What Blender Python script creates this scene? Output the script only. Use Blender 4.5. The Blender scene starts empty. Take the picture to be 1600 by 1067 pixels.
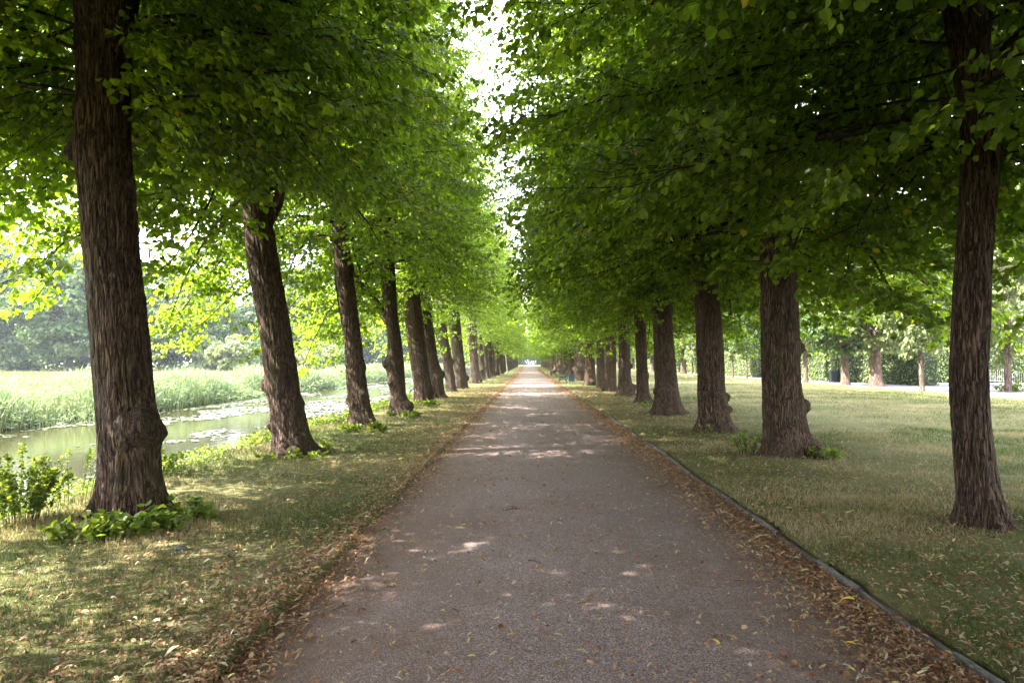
import bpy, math, random
import numpy as np
from mathutils import Vector
PI = math.pi
R = math.radians
rng = np.random.default_rng(7)
random.seed(7)
sc = bpy.context.scene
col = sc.collection

# ------------------------------------------------------------------ camera
F_PX = 1155.0
EYE = 1.65
YAW, PITCH = R(1.29), R(1.56)
cd = bpy.data.cameras.new('camera')
cd.sensor_width = 36.0
cd.lens = 36.0 * F_PX / 1600.0
cd.clip_start = 0.1
cd.clip_end = 2000
cam = bpy.data.objects.new('camera', cd)
cam.location = (0, 0, EYE)
cam.rotation_euler = (PI / 2 + PITCH, 0, YAW)
col.objects.link(cam)
sc.camera = cam

# ------------------------------------------------------------------ light
SUN_EL, SUN_A = 47.0, -13.0        # the sun stands to the left, a little behind the camera
w = bpy.data.worlds.new('World')
sc.world = w
w.use_nodes = True
nt = w.node_tree
nt.nodes.clear()
sky = nt.nodes.new('ShaderNodeTexSky')
sky.sky_type = 'NISHITA'
sky.sun_disc = False
sky.sun_elevation = R(SUN_EL)
sky.sun_rotation = R(-(90 - SUN_A))
sky.air_density = 1.0
sky.dust_density = 2.5
sky.ozone_density = 1.0
# thin bright cloud sheet mixed over the blue
tc = nt.nodes.new('ShaderNodeTexCoord')
cn = nt.nodes.new('ShaderNodeTexNoise')
cn.inputs['Scale'].default_value = 2.2
cn.inputs['Detail'].default_value = 7
cr = nt.nodes.new('ShaderNodeMapRange')
cr.inputs['From Min'].default_value = 0.30
cr.inputs['From Max'].default_value = 0.60
cr.inputs['To Min'].default_value = 0.45
cr.inputs['To Max'].default_value = 0.95
mx = nt.nodes.new('ShaderNodeMixRGB')
mx.inputs['Color2'].default_value = (8.0, 8.3, 9.0, 1)
bg = nt.nodes.new('ShaderNodeBackground')
bg.inputs['Strength'].default_value = 0.125
wo = nt.nodes.new('ShaderNodeOutputWorld')
L = nt.links.new
L(tc.outputs['Generated'], cn.inputs['Vector'])
L(cn.outputs['Fac'], cr.inputs['Value'])
L(cr.outputs['Result'], mx.inputs['Fac'])
L(sky.outputs['Color'], mx.inputs['Color1'])
L(mx.outputs['Color'], bg.inputs['Color'])
L(bg.outputs['Background'], wo.inputs['Surface'])

sd = bpy.data.lights.new('sun', 'SUN')
sd.energy = 5.0
sd.angle = R(0.53)
sd.color = (1.0, 0.94, 0.84)
sun = bpy.data.objects.new('sun', sd)
sdir = Vector((-math.cos(R(SUN_A)) * math.cos(R(SUN_EL)), math.sin(R(SUN_A)) * math.cos(R(SUN_EL)), math.sin(R(SUN_EL))))
sun.rotation_euler = sdir.to_track_quat('Z', 'Y').to_euler()
sun.location = (-30, 0, 40)
col.objects.link(sun)

sc.view_settings.view_transform = 'Standard'
sc.view_settings.look = 'None'
sc.view_settings.gamma = 1
sc.view_settings.exposure = 3.15
sc.render.engine = 'CYCLES'
cy = sc.cycles
cy.max_bounces = 8
cy.diffuse_bounces = 4
cy.glossy_bounces = 3
cy.transmission_bounces = 6
cy.transparent_max_bounces = 8
cy.volume_bounces = 0
cy.caustics_reflective = False
cy.caustics_refractive = False
cy.sample_clamp_indirect = 6

# ------------------------------------------------------------------ helpers
fwd = np.array([-math.sin(YAW) * math.cos(PITCH), math.cos(YAW) * math.cos(PITCH), math.sin(PITCH)])
rgt = np.array([math.cos(YAW), math.sin(YAW), 0.0])
upv = np.cross(rgt, fwd)


def ray(px, py):
    return fwd + rgt * (px - 800) / F_PX - upv * (py - 533.5) / F_PX


def at_depth(px, py, Y):
    d = ray(px, py)
    t = Y / d[1]
    return d[0] * t, EYE + d[2] * t


def at_ground(px, py, z=0.0):
    d = ray(px, py)
    t = (z - EYE) / d[2]
    return d[0] * t, d[1] * t


def _hash(ix, iy, iz):
    h = (ix.astype(np.int64) * 73856093) ^ (iy.astype(np.int64) * 19349663) ^ (iz.astype(np.int64) * 83492791)
    h = (h ^ (h >> 13)) * 1274126177
    h = h ^ (h >> 16)
    return (h & 0xFFFF) / 65535.0


def vn(x, y, z=0.0):
    """smooth value noise, 0..1"""
    x = np.asarray(x, float); y = np.asarray(y, float)
    z = np.broadcast_to(np.asarray(z, float), np.broadcast(x, y).shape)
    x, y = np.broadcast_arrays(x, y)
    if z.shape != x.shape:
        x, y, z = np.broadcast_arrays(x, y, z)
    ix, iy, iz = np.floor(x), np.floor(y), np.floor(z)
    fx, fy, fz = x - ix, y - iy, z - iz
    fx = fx * fx * (3 - 2 * fx); fy = fy * fy * (3 - 2 * fy); fz = fz * fz * (3 - 2 * fz)
    o = 0
    for a in (0, 1):
        for b in (0, 1):
            for c in (0, 1):
                o = o + _hash(ix + a, iy + b, iz + c) * (fx if a else 1 - fx) * (fy if b else 1 - fy) * (fz if c else 1 - fz)
    return o


def fbm(x, y, z=0.0, n=3):
    o, a, t = 0, 1.0, 0
    for i in range(n):
        o = o + a * vn(np.asarray(x) * 2 ** i + 13.7 * i, np.asarray(y) * 2 ** i - 7.1 * i, np.asarray(z) * 2 ** i)
        t += a
        a *= .5
    return o / t


def sstep(a, b, x):
    t = np.clip((np.asarray(x, float) - a) / (b - a), 0, 1)
    return t * t * (3 - 2 * t)


def nrm(v):
    return v / np.maximum(np.linalg.norm(v, axis=-1, keepdims=True), 1e-9)


def tag(o, label=None, cat=None, group=None, kind=None):
    if label: o['label'] = label
    if cat: o['category'] = cat
    if group: o['group'] = group
    if kind: o['kind'] = kind
    return o


def empty(name, loc, rz=0.0):
    o = bpy.data.objects.new(name, None)
    o.empty_display_size = .3
    o.location = loc
    o.rotation_euler = (0, 0, rz)
    col.objects.link(o)
    return o


def mesh_np(name, V, Q, mats, tint=None, smooth=False, fmat=None):
    """V (n,3); Q (m,k) faces all with k corners; or a list of such arrays"""
    Qs = Q if isinstance(Q, list) else [Q]
    Qs = [np.asarray(q, np.int32) for q in Qs if len(q)]
    me = bpy.data.meshes.new(name)
    V = np.asarray(V, np.float32)
    me.vertices.add(len(V))
    me.vertices.foreach_set('co', V.ravel())
    nf = sum(len(q) for q in Qs)
    nl = sum(q.size for q in Qs)
    me.loops.add(nl)
    me.loops.foreach_set('vertex_index', np.concatenate([q.ravel() for q in Qs]))
    me.polygons.add(nf)
    tot = np.concatenate([np.full(len(q), q.shape[1], np.int32) for q in Qs])
    st = np.concatenate([[0], np.cumsum(tot)[:-1]]).astype(np.int32)
    me.polygons.foreach_set('loop_start', st)
    try:
        me.polygons.foreach_set('loop_total', tot)
    except Exception:
        pass
    me.polygons.foreach_set('use_smooth', np.full(nf, smooth, bool))
    if tint is not None:
        a = me.attributes.new('tint', 'FLOAT', 'FACE')
        a.data.foreach_set('value', np.asarray(tint, np.float32))
    for m in (mats if isinstance(mats, (list, tuple)) else [mats]):
        me.materials.append(m)
    if fmat is not None:
        me.polygons.foreach_set('material_index', np.asarray(fmat, np.int32))
    me.update(calc_edges=True)
    me.validate()
    return me


def obj(name, me, parent=None, loc=(0, 0, 0), rot=(0, 0, 0), scale=(1, 1, 1)):
    o = bpy.data.objects.new(name, me)
    o.location = loc; o.rotation_euler = rot; o.scale = scale
    col.objects.link(o)
    if parent is not None: o.parent = parent
    return o


class MB:
    """collects tubes, boxes and lathes as one mesh"""
    def __init__(s): s.V, s.Q, s.T, s.n = [], [], [], 0

    def add(s, V, Q):
        V = np.asarray(V, float)
        Q = np.asarray(Q, int)
        if Q.shape[1] == 4: s.Q.append(Q + s.n)
        else: s.T.append(Q + s.n)
        s.V.append(V); s.n += len(V)

    def tube(s, P, r, n=6, cap=True):
        P = np.asarray(P, float); m = len(P)
        r = np.broadcast_to(np.asarray(r, float), (m,))
        T = nrm(np.gradient(P, axis=0))
        ref = np.array([0, 0, 1.]) if abs(T[0, 2]) < .9 else np.array([1., 0, 0])
        A = nrm(np.cross(T, ref)); B = np.cross(T, A)
        th = np.arange(n) * 2 * PI / n
        V = P[:, None] + r[:, None, None] * (A[:, None] * np.cos(th)[None, :, None] + B[:, None] * np.sin(th)[None, :, None])
        i = np.arange(m - 1)[:, None] * n; j = np.arange(n)[None]; k = (j + 1) % n
        Q = np.stack([i + j, i + k, i + n + k, i + n + j], -1).reshape(-1, 4)
        base = s.n
        s.add(V.reshape(-1, 3), Q)
        if cap:
            for row, c in ((0, P[0]), (m - 1, P[-1])):
                ci = s.n
                s.V.append(c[None]); s.n += 1
                a = base + row * n + np.arange(n); b = base + row * n + (np.arange(n) + 1) % n
                s.T.append(np.stack([a, b, np.full(n, ci)], -1))
        return s

    def box(s, c, d, rz=0.0, tilt=0.0, bev=0.0):
        """box with chamfered vertical and horizontal edges"""
        c = np.array(c, float); h = np.array(d, float) / 2
        b = min(bev, h.min() * .9) if bev else 0
        if b == 0:
            V = np.array([[x, y, z] for x in (-1, 1) for y in (-1, 1) for z in (-1, 1)]) * h
            Q = [[0, 1, 3, 2], [4, 6, 7, 5], [0, 4, 5, 1], [2, 3, 7, 6], [0, 2, 6, 4], [1, 5, 7, 3]]
        else:
            ring = []
            for (sx, sy) in ((1, 1), (-1, 1), (-1, -1), (1, -1)):
                p, q = [sx * h[0], sy * (h[1] - b)], [sx * (h[0] - b), sy * h[1]]
                ring += [p, q] if sx * sy > 0 else [q, p]
            ring = np.array(ring)
            inn = ring * ((h[:2] - b) / h[:2])
            V = np.concatenate([np.c_[inn, np.full(8, -h[2])], np.c_[ring, np.full(8, -h[2] + b)], np.c_[ring, np.full(8, h[2] - b)], np.c_[inn, np.full(8, h[2])],
                                [[0, 0, -h[2]], [0, 0, h[2]]]])
            Q = []
            for l in range(3):
                for j in range(8):
                    k = (j + 1) % 8
                    Q.append([l * 8 + j, l * 8 + k, l * 8 + 8 + k, l * 8 + 8 + j])
            T = [[(j + 1) % 8, j, 32] for j in range(8)] + [[24 + j, 24 + (j + 1) % 8, 33] for j in range(8)]
        ct, st_ = math.cos(tilt), math.sin(tilt)
        V = np.stack([V[:, 0] * ct + V[:, 2] * st_, V[:, 1], -V[:, 0] * st_ + V[:, 2] * ct], -1)
        cz, sz = math.cos(rz), math.sin(rz)
        V = np.stack([V[:, 0] * cz - V[:, 1] * sz, V[:, 0] * sz + V[:, 1] * cz, V[:, 2]], -1) + c
        n0 = s.n
        s.add(V, Q)
        if b: s.T.append(np.array(T) + n0)
        return s

    def mesh(s, name, mat, smooth=False):
        q = [np.concatenate(x) for x in (s.Q, s.T) if x]
        return mesh_np(name, np.concatenate(s.V), q, mat, smooth=smooth)


# ------------------------------------------------------------------ materials
def new_mat(name):
    m = bpy.data.materials.new(name)
    m.use_nodes = True
    t = m.node_tree
    t.nodes.clear()
    out = t.nodes.new('ShaderNodeOutputMaterial')
    return m, t, out


def N(t, typ, **kw):
    n = t.nodes.new(typ)
    for k, v in kw.items():
        if k in n.inputs: n.inputs[k].default_value = v
        else: setattr(n, k, v)
    return n


def ramp(t, stops, src):
    r = t.nodes.new('ShaderNodeValToRGB')
    e = r.color_ramp.elements
    while len(e) < len(stops): e.new(.5)
    for q, (p, c) in zip(e, stops):
        q.position = p; q.color = (*c, 1)
    t.links.new(src, r.inputs['Fac'])
    return r


def noise(t, scale, detail=3, vec=None, rough=.55, dist=0.0):
    n = t.nodes.new('ShaderNodeTexNoise')
    n.inputs['Scale'].default_value = scale
    n.inputs['Detail'].default_value = detail
    n.inputs['Roughness'].default_value = rough
    n.inputs['Distortion'].default_value = dist
    if vec is not None: t.links.new(vec, n.inputs['Vector'])
    return n


def mapping(t, scale, src='Object'):
    c = t.nodes.new('ShaderNodeTexCoord')
    m = t.nodes.new('ShaderNodeMapping')
    m.inputs['Scale'].default_value = scale
    t.links.new(c.outputs[src], m.inputs['Vector'])
    return m.outputs['Vector']


def leaf_mat(name, stops, transl=.45, tcol=1.6, rough=.45, spec=.35, tsat=(1.25, 1.35, .35)):
    """leaf: glossy-ish cuticle plus light passing through, colour varies from leaf to leaf"""
    m, t, out = new_mat(name)
    a = N(t, 'ShaderNodeAttribute', attribute_name='tint')
    r = ramp(t, stops, a.outputs['Fac'])
    p = N(t, 'ShaderNodeBsdfPrincipled')
    p.inputs['Roughness'].default_value = rough
    p.inputs['Specular IOR Level'].default_value = spec
    tr = N(t, 'ShaderNodeBsdfTranslucent')
    mul = N(t, 'ShaderNodeMixRGB', blend_type='MULTIPLY')
    mul.inputs['Fac'].default_value = 1
    mul.inputs['Color2'].default_value = (tsat[0] * tcol, tsat[1] * tcol, tsat[2] * tcol, 1)
    mix = N(t, 'ShaderNodeMixShader')
    mix.inputs['Fac'].default_value = transl
    l = t.links.new
    l(r.outputs['Color'], p.inputs['Base Color'])
    l(r.outputs['Color'], mul.inputs['Color1'])
    l(mul.outputs['Color'], tr.inputs['Color'])
    l(p.outputs['BSDF'], mix.inputs[1])
    l(tr.outputs['BSDF'], mix.inputs[2])
    l(mix.outputs['Shader'], out.inputs['Surface'])
    return m


def plain_mat(name, c, rough=.6, metal=0.0, nscale=30, var=.25, bump=.0, spec=.4):
    m, t, out = new_mat(name)
    v = mapping(t, (1, 1, 1))
    n = noise(t, nscale, 4, v)
    lo = tuple(x * (1 - var) for x in c); hi = tuple(min(1, x * (1 + var)) for x in c)
    r = ramp(t, [(.3, lo), (.7, hi)], n.outputs['Fac'])
    p = N(t, 'ShaderNodeBsdfPrincipled')
    p.inputs['Roughness'].default_value = rough
    p.inputs['Metallic'].default_value = metal
    p.inputs['Specular IOR Level'].default_value = spec
    t.links.new(r.outputs['Color'], p.inputs['Base Color'])
    if bump:
        b = N(t, 'ShaderNodeBump', Distance=bump)
        b.inputs['Strength'].default_value = 1
        t.links.new(n.outputs['Fac'], b.inputs['Height'])
        t.links.new(b.outputs['Normal'], p.inputs['Normal'])
    t.links.new(p.outputs['BSDF'], out.inputs['Surface'])
    return m


def bark_mat(name, dark, mid, light, moss=.5, xs=40, zs=3.6):
    m, t, out = new_mat(name)
    l = t.links.new
    v1 = mapping(t, (xs, xs, zs))
    n1 = noise(t, 1.0, 4, v1, .6, .5)
    # ridged: narrow dark furrows between lighter plates
    s1 = N(t, 'ShaderNodeMath', operation='MULTIPLY_ADD'); s1.inputs[1].default_value = 2; s1.inputs[2].default_value = -1
    l(n1.outputs['Fac'], s1.inputs[0])
    ab = N(t, 'ShaderNodeMath', operation='ABSOLUTE'); l(s1.outputs[0], ab.inputs[0])
    v5 = mapping(t, (xs * 2.0, xs * 2.0, zs * 6))
    n5 = noise(t, 1.0, 4, v5, .65, .3)
    h1 = N(t, 'ShaderNodeMapRange'); h1.inputs['From Min'].default_value = 0; h1.inputs['From Max'].default_value = .20
    l(ab.outputs[0], h1.inputs['Value'])
    hh = N(t, 'ShaderNodeMath', operation='MULTIPLY_ADD'); hh.inputs[1].default_value = .72
    l(h1.outputs['Result'], hh.inputs[0])
    h5 = N(t, 'ShaderNodeMath', operation='MULTIPLY'); h5.inputs[1].default_value = .55; l(n5.outputs['Fac'], h5.inputs[0])
    l(h5.outputs[0], hh.inputs[2])
    v2 = mapping(t, (4, 4, 1.0))
    n2 = noise(t, 1.0, 4, v2)
    r1 = ramp(t, [(.22, dark), (.55, mid), (.95, light)], hh.outputs[0])
    v4 = mapping(t, (5, 5, .5))
    n4 = noise(t, 1.0, 3, v4)
    r4 = ramp(t, [(.52, (0, 0, 0)), (.70, (moss, moss, moss))], n4.outputs['Fac'])
    mixm = N(t, 'ShaderNodeMixRGB')
    mixm.inputs['Color2'].default_value = (.085, .078, .022, 1)
    l(r4.outputs['Color'], mixm.inputs['Fac']); l(r1.outputs['Color'], mixm.inputs['Color1'])
    hs = N(t, 'ShaderNodeMixRGB', blend_type='MULTIPLY')
    hs.inputs['Fac'].default_value = .6
    r2 = ramp(t, [(.3, (.7, .66, .62)), (.7, (1.2, 1.12, 1.08))], n2.outputs['Fac'])
    l(mixm.outputs['Color'], hs.inputs['Color1']); l(r2.outputs['Color'], hs.inputs['Color2'])
    p = N(t, 'ShaderNodeBsdfPrincipled', Roughness=.85)
    p.inputs['Specular IOR Level'].default_value = .25
    l(hs.outputs['Color'], p.inputs['Base Color'])
    b = N(t, 'ShaderNodeBump', Distance=.045)
    b.inputs['Strength'].default_value = 1
    l(hh.outputs[0], b.inputs['Height']); l(b.outputs['Normal'], p.inputs['Normal'])
    l(p.outputs['BSDF'], out.inputs['Surface'])
    return m


M = {}
M['leaf'] = leaf_mat('linden_leaf', [(0, (.028, .050, .008)), (.35, (.044, .074, .011)), (.7, (.074, .114, .015)), (.93, (.120, .155, .024)), (1, (.22, .18, .045))],
                     transl=.55, tcol=3.3, tsat=(1.45, 1.38, .40))
M['leaf_far'] = leaf_mat('park_leaf', [(0, (.035, .070, .018)), (.5, (.060, .105, .028)), (1, (.11, .15, .045))], transl=.3, tcol=1.4, tsat=(1.1, 1.2, .6))
M['leaf_pale'] = leaf_mat('pale_leaf', [(0, (.085, .115, .04)), (.5, (.15, .19, .075)), (1, (.27, .28, .14))], transl=.35, tcol=1.3, tsat=(1.1, 1.15, .6))
M['shrub_leaf'] = leaf_mat('shrub_leaf', [(0, (.06, .095, .018)), (.6, (.10, .145, .028)), (1, (.20, .22, .05))], transl=.5, tcol=1.9, tsat=(1.35, 1.25, .5))
M['hedge_leaf'] = leaf_mat('hedge_leaf', [(0, (.06, .09, .024)), (.5, (.13, .18, .05)), (1, (.24, .27, .11))], transl=.3, tcol=1.4)
M['reed'] = leaf_mat('reed_blade', [(0, (.32, .24, .16)), (.16, (.22, .20, .12)), (.22, (.09, .135, .075)), (.7, (.17, .22, .125)), (1, (.30, .32, .17))], transl=.35, tcol=1.3, rough=.5, tsat=(1.1, 1.2, .7))
M['grass'] = leaf_mat('grass_blade', [(0, (.055, .085, .022)), (.4, (.095, .115, .038)), (.65, (.19, .155, .085)), (1, (.34, .27, .17))], transl=.3, tcol=1.3, rough=.6, spec=.2, tsat=(1.1, 1.15, .7))
M['litter'] = leaf_mat('dry_leaf', [(0, (.075, .038, .024)), (.35, (.185, .082, .038)), (.62, (.30, .165, .085)), (.8, (.36, .28, .18)), (.93, (.30, .29, .165)), (1, (.55, .40, .05))],
                       transl=.2, tcol=1.1, rough=.6, spec=.25, tsat=(1.1, 1, .8))
M['bark'] = bark_mat('linden_bark', (.009, .005, .004), (.060, .036, .023), (.150, .096, .066))
M['bark_grey'] = bark_mat('grey_bark', (.022, .016, .012), (.082, .058, .042), (.17, .128, .10), moss=.25)
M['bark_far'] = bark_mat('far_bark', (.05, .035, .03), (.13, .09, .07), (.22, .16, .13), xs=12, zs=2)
M['branch'] = plain_mat('branch_bark', (.036, .026, .020), .9, nscale=35, var=.5, bump=.01, spec=.15)
M['bark_dark'] = plain_mat('dark_park_bark', (.026, .024, .017), .9, nscale=4, var=.3)
M['twig'] = plain_mat('dry_twig', (.06, .04, .028), .8)
M['bench'] = plain_mat('green_bench_paint', (.006, .02, .018), .6)
M['iron'] = plain_mat('dark_iron', (.015, .017, .018), .4)
M['bin_blue'] = plain_mat('blue_grey_plastic', (.012, .032, .045), .5)
M['bin_dark'] = plain_mat('dark_blue_grey_plastic', (.035, .05, .065), .5)
M['galv'] = plain_mat('galvanised_steel', (.55, .57, .6), .4, .7, 12, .1)
M['pale_metal'] = plain_mat('pale_metal', (.5, .5, .5), .5, .2)
M['skin'] = plain_mat('skin', (.45, .26, .19), .55, var=.08)
M['hair'] = plain_mat('hair', (.03, .02, .015), .6)
M['shirt_pink'] = plain_mat('pale_pink_cloth', (.6, .42, .42), .8)
M['shirt_white'] = plain_mat('white_cloth', (.75, .75, .75), .8)
M['dark_cloth'] = plain_mat('dark_red_cloth', (.10, .03, .03), .8)
M['blue_cloth'] = plain_mat('lilac_cloth', (.3, .3, .55), .8)
M['pad'] = plain_mat('lily_pad', (.15, .18, .08), .25, spec=.8, nscale=2, var=.4)


def ground_mat():
    m, t, out = new_mat('grass_ground')
    l = t.links.new
    v = mapping(t, (1, 1, 1))
    big = noise(t, .45, 5, v, .6)
    fine = noise(t, 22, 6, v, .7)
    mid = noise(t, 3.2, 4, v, .6)
    a = N(t, 'ShaderNodeMath', operation='MULTIPLY_ADD'); a.inputs[1].default_value = .55
    l(fine.outputs['Fac'], a.inputs[0])
    b_ = N(t, 'ShaderNodeMath', operation='MULTIPLY_ADD'); b_.inputs[1].default_value = .45
    l(mid.outputs['Fac'], b_.inputs[0]); l(big.outputs['Fac'], a.inputs[2])
    l(a.outputs['Value'], b_.inputs[2])
    sub = N(t, 'ShaderNodeMath', operation='MULTIPLY'); sub.inputs[1].default_value = .5
    l(b_.outputs['Value'], sub.inputs[0])
    r = ramp(t, [(.33, (.045, .034, .022)), (.42, (.075, .08, .03)), (.5, (.115, .115, .045)), (.58, (.165, .145, .075)), (.68, (.22, .175, .11))], sub.outputs['Value'])
    sep = N(t, 'ShaderNodeSeparateXYZ'); l(v, sep.inputs[0])
    # wet mud below the water line
    mr = N(t, 'ShaderNodeMapRange'); mr.inputs['From Min'].default_value = -.95; mr.inputs['From Max'].default_value = -.6
    l(sep.outputs['Z'], mr.inputs['Value'])
    mm = N(t, 'ShaderNodeMixRGB'); mm.inputs['Color1'].default_value = (.03, .025, .015, 1)
    l(mr.outputs['Result'], mm.inputs['Fac']); l(r.outputs['Color'], mm.inputs['Color2'])
    p = N(t, 'ShaderNodeBsdfPrincipled', Roughness=.95)
    p.inputs['Specular IOR Level'].default_value = .1
    l(mm.outputs['Color'], p.inputs['Base Color'])
    bp = N(t, 'ShaderNodeBump', Distance=.04); bp.inputs['Strength'].default_value = .9
    l(fine.outputs['Fac'], bp.inputs['Height']); l(bp.outputs['Normal'], p.inputs['Normal'])
    l(p.outputs['BSDF'], out.inputs['Surface'])
    return m


def path_mat():
    m, t, out = new_mat('fine_gravel_path')
    l = t.links.new
    v = mapping(t, (1, 1, 1))
    vo = N(t, 'ShaderNodeTexVoronoi', Scale=130.0); l(v, vo.inputs['Vector'])
    fine = noise(t, 160, 3, v, .7)
    big = noise(t, .9, 5, v, .65)
    mid = noise(t, 7, 5, v, .7, .3)
    sepc = N(t, 'ShaderNodeSeparateColor'); l(vo.outputs['Color'], sepc.inputs[0])
    stone = ramp(t, [(0, (.070, .048, .046)), (.4, (.155, .110, .106)), (.75, (.232, .170, .163)), (1, (.37, .29, .28))], sepc.outputs[0])
    dirt = N(t, 'ShaderNodeMixRGB', blend_type='MIX'); dirt.inputs['Color2'].default_value = (.130, .076, .052, 1)
    # brown crumbs collect towards both edges and in patches
    sep = N(t, 'ShaderNodeSeparateXYZ'); l(v, sep.inputs[0])
    off = N(t, 'ShaderNodeMath', operation='SUBTRACT'); off.inputs[1].default_value = .35; l(sep.outputs['X'], off.inputs[0])
    ab = N(t, 'ShaderNodeMath', operation='ABSOLUTE'); l(off.outputs[0], ab.inputs[0])
    mr = N(t, 'ShaderNodeMapRange'); mr.inputs['From Min'].default_value = .7; mr.inputs['From Max'].default_value = 2.1; mr.inputs['To Max'].default_value = .55
    l(ab.outputs[0], mr.inputs['Value'])
    vt = mapping(t, (1.6, .06, 1)); trk = noise(t, 1.0, 4, vt, .6)
    s0 = N(t, 'ShaderNodeMath', operation='MULTIPLY_ADD'); s0.inputs[1].default_value = .6; l(trk.outputs['Fac'], s0.inputs[0]); l(mr.outputs['Result'], s0.inputs[2])
    s00 = N(t, 'ShaderNodeMath', operation='SUBTRACT'); s00.inputs[1].default_value = .27; l(s0.outputs[0], s00.inputs[0])
    s1 = N(t, 'ShaderNodeMath', operation='ADD'); l(s00.outputs[0], s1.inputs[0]); l(big.outputs['Fac'], s1.inputs[1])
    s2 = N(t, 'ShaderNodeMath', operation='MULTIPLY_ADD'); s2.inputs[1].default_value = .8; l(mid.outputs['Fac'], s2.inputs[0]); l(s1.outputs[0], s2.inputs[2])
    rr = N(t, 'ShaderNodeMapRange'); rr.inputs['From Min'].default_value = .85; rr.inputs['From Max'].default_value = 1.4; rr.inputs['To Max'].default_value = .85
    l(s2.outputs[0], rr.inputs['Value'])
    l(rr.outputs['Result'], dirt.inputs['Fac']); l(stone.outputs['Color'], dirt.inputs['Color1'])
    fm = N(t, 'ShaderNodeMixRGB', blend_type='MULTIPLY'); fm.inputs['Fac'].default_value = .6
    fr = ramp(t, [(.3, (.6, .6, .6)), (.7, (1.3, 1.3, 1.3))], fine.outputs['Fac'])
    l(dirt.outputs['Color'], fm.inputs['Color1']); l(fr.outputs['Color'], fm.inputs['Color2'])
    p = N(t, 'ShaderNodeBsdfPrincipled', Roughness=.8)
    p.inputs['Specular IOR Level'].default_value = .3
    l(fm.outputs['Color'], p.inputs['Base Color'])
    bp = N(t, 'ShaderNodeBump', Distance=.006); bp.inputs['Strength'].default_value = 1; bp.invert = True
    l(vo.outputs['Distance'], bp.inputs['Height'])
    bp2 = N(t, 'ShaderNodeBump', Distance=.03); bp2.inputs['Strength'].default_value = .6
    l(mid.outputs['Fac'], bp2.inputs['Height']); l(bp.outputs['Normal'], bp2.inputs['Normal'])
    l(bp2.outputs['Normal'], p.inputs['Normal'])
    l(p.outputs['BSDF'], out.inputs['Surface'])
    return m


def water_mat():
    m, t, out = new_mat('canal_water')
    l = t.links.new
    v = mapping(t, (1, .35, 1))
    n = noise(t, 3.0, 4, v, .5)
    n2 = noise(t, 14.0, 3, v, .5)
    p = N(t, 'ShaderNodeBsdfPrincipled', Roughness=.06)
    p.inputs['Base Color'].default_value = (.030, .025, .011, 1)
    p.inputs['IOR'].default_value = 1.33
    b = N(t, 'ShaderNodeBump', Distance=.02); b.inputs['Strength'].default_value = .35
    b2 = N(t, 'ShaderNodeBump', Distance=.004); b2.inputs['Strength'].default_value = .4
    l(n.outputs['Fac'], b.inputs['Height']); l(n2.outputs['Fac'], b2.inputs['Height'])
    l(b.outputs['Normal'], b2.inputs['Normal']); l(b2.outputs['Normal'], p.inputs['Normal'])
    l(p.outputs['BSDF'], out.inputs['Surface'])
    return m


M['ground'] = ground_mat()
M['path'] = path_mat()
M['water'] = water_mat()
M['road'] = plain_mat('pale_gravel', (.17, .16, .17), .9, nscale=60, var=.2, bump=.004)
M['kerb'] = plain_mat('worn_kerb_stone', (.11, .10, .098), .85, nscale=25, var=.35, bump=.012)

# ------------------------------------------------------------------ terrain
XL, XR = -1.62, 2.37                 # the two edges of the path
WATER_Z = -1.0


def xl_edge(y): return XL + .06 * (vn(np.asarray(y) * .8, 3.3) - .5) + .06 * (vn(np.asarray(y) * 3.1, 9.3) - .5)
def xr_edge(y): return XR + .05 * (vn(np.asarray(y) * .55, 21.3) - .5)


def H(x, y):
    x = np.asarray(x, float); y = np.asarray(y, float)
    z = .035 + .05 * (fbm(x * .35, y * .35, 0, 2) - .5) + .03 * (vn(x * 1.7, y * 1.7) - .5)
    xe = -4.75 + .5 * (vn(y * .22, 4.4) - .5)
    z = z - 1.5 * sstep(0, 1, (xe - x) / 4.6)
    fb = -19.6 + 1.0 * (vn(y * .12, 8.8) - .5)
    z = z + 1.25 * sstep(0, 1, (fb - x) / 1.6) + .35 * sstep(0, 1, (fb - 2 - x) / 5)
    inside = sstep(0, 1, (x - xl_edge(y)) / .10) * (1 - sstep(0, 1, (x - xr_edge(y) - .02) / .08))
    z = z * (1 - inside) - .06 * inside
    rd = sstep(21.3, 21.6, x) * (1 - sstep(60, 60.4, x)) * (1 - sstep(26, 26.3, x) * (1 - sstep(42.2, 42.5, y) * (1 - sstep(57.4, 57.7, y))))
    z = z * (1 - rd) - .03 * rd
    return z


def grid(xs, ys, f):
    X, Y = np.meshgrid(xs, ys)
    Z = f(X, Y)
    V = np.stack([X, Y, Z], -1).reshape(-1, 3)
    n = len(xs); i = (np.arange(len(ys) - 1) * n)[:, None]; j = np.arange(n - 1)[None]
    Q = np.stack([i + j, i + j + 1, i + n + j + 1, i + n + j], -1).reshape(-1, 4)
    return V, Q


def axis(segs):
    o = []
    for a, b, s in segs:
        o.append(np.arange(a, b, s))
    o.append([segs[-1][1]])
    return np.concatenate(o)


gx = axis([(-330, -60, 15), (-60, -30, 3), (-30, -18, .5), (-18, -9, 1), (-9, -2.0, .2), (-2.0, -1.4, .03), (-1.4, 2.2, .3), (2.2, 2.6, .03), (2.6, 8, .25), (8, 20, 1),
           (20, 27, .25), (27, 60, 3), (60, 61, .25), (61, 270, 15)])
gy = axis([(-80, -10, 5), (-10, 2, 1), (2, 14, .12), (14, 30, .3), (30, 80, .8), (80, 200, 4), (200, 720, 20)])
V, Q = grid(gx, gy, H)
g = obj('ground', mesh_np('ground', V, Q, M['ground'], smooth=True)); tag(g, kind='structure')

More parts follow.
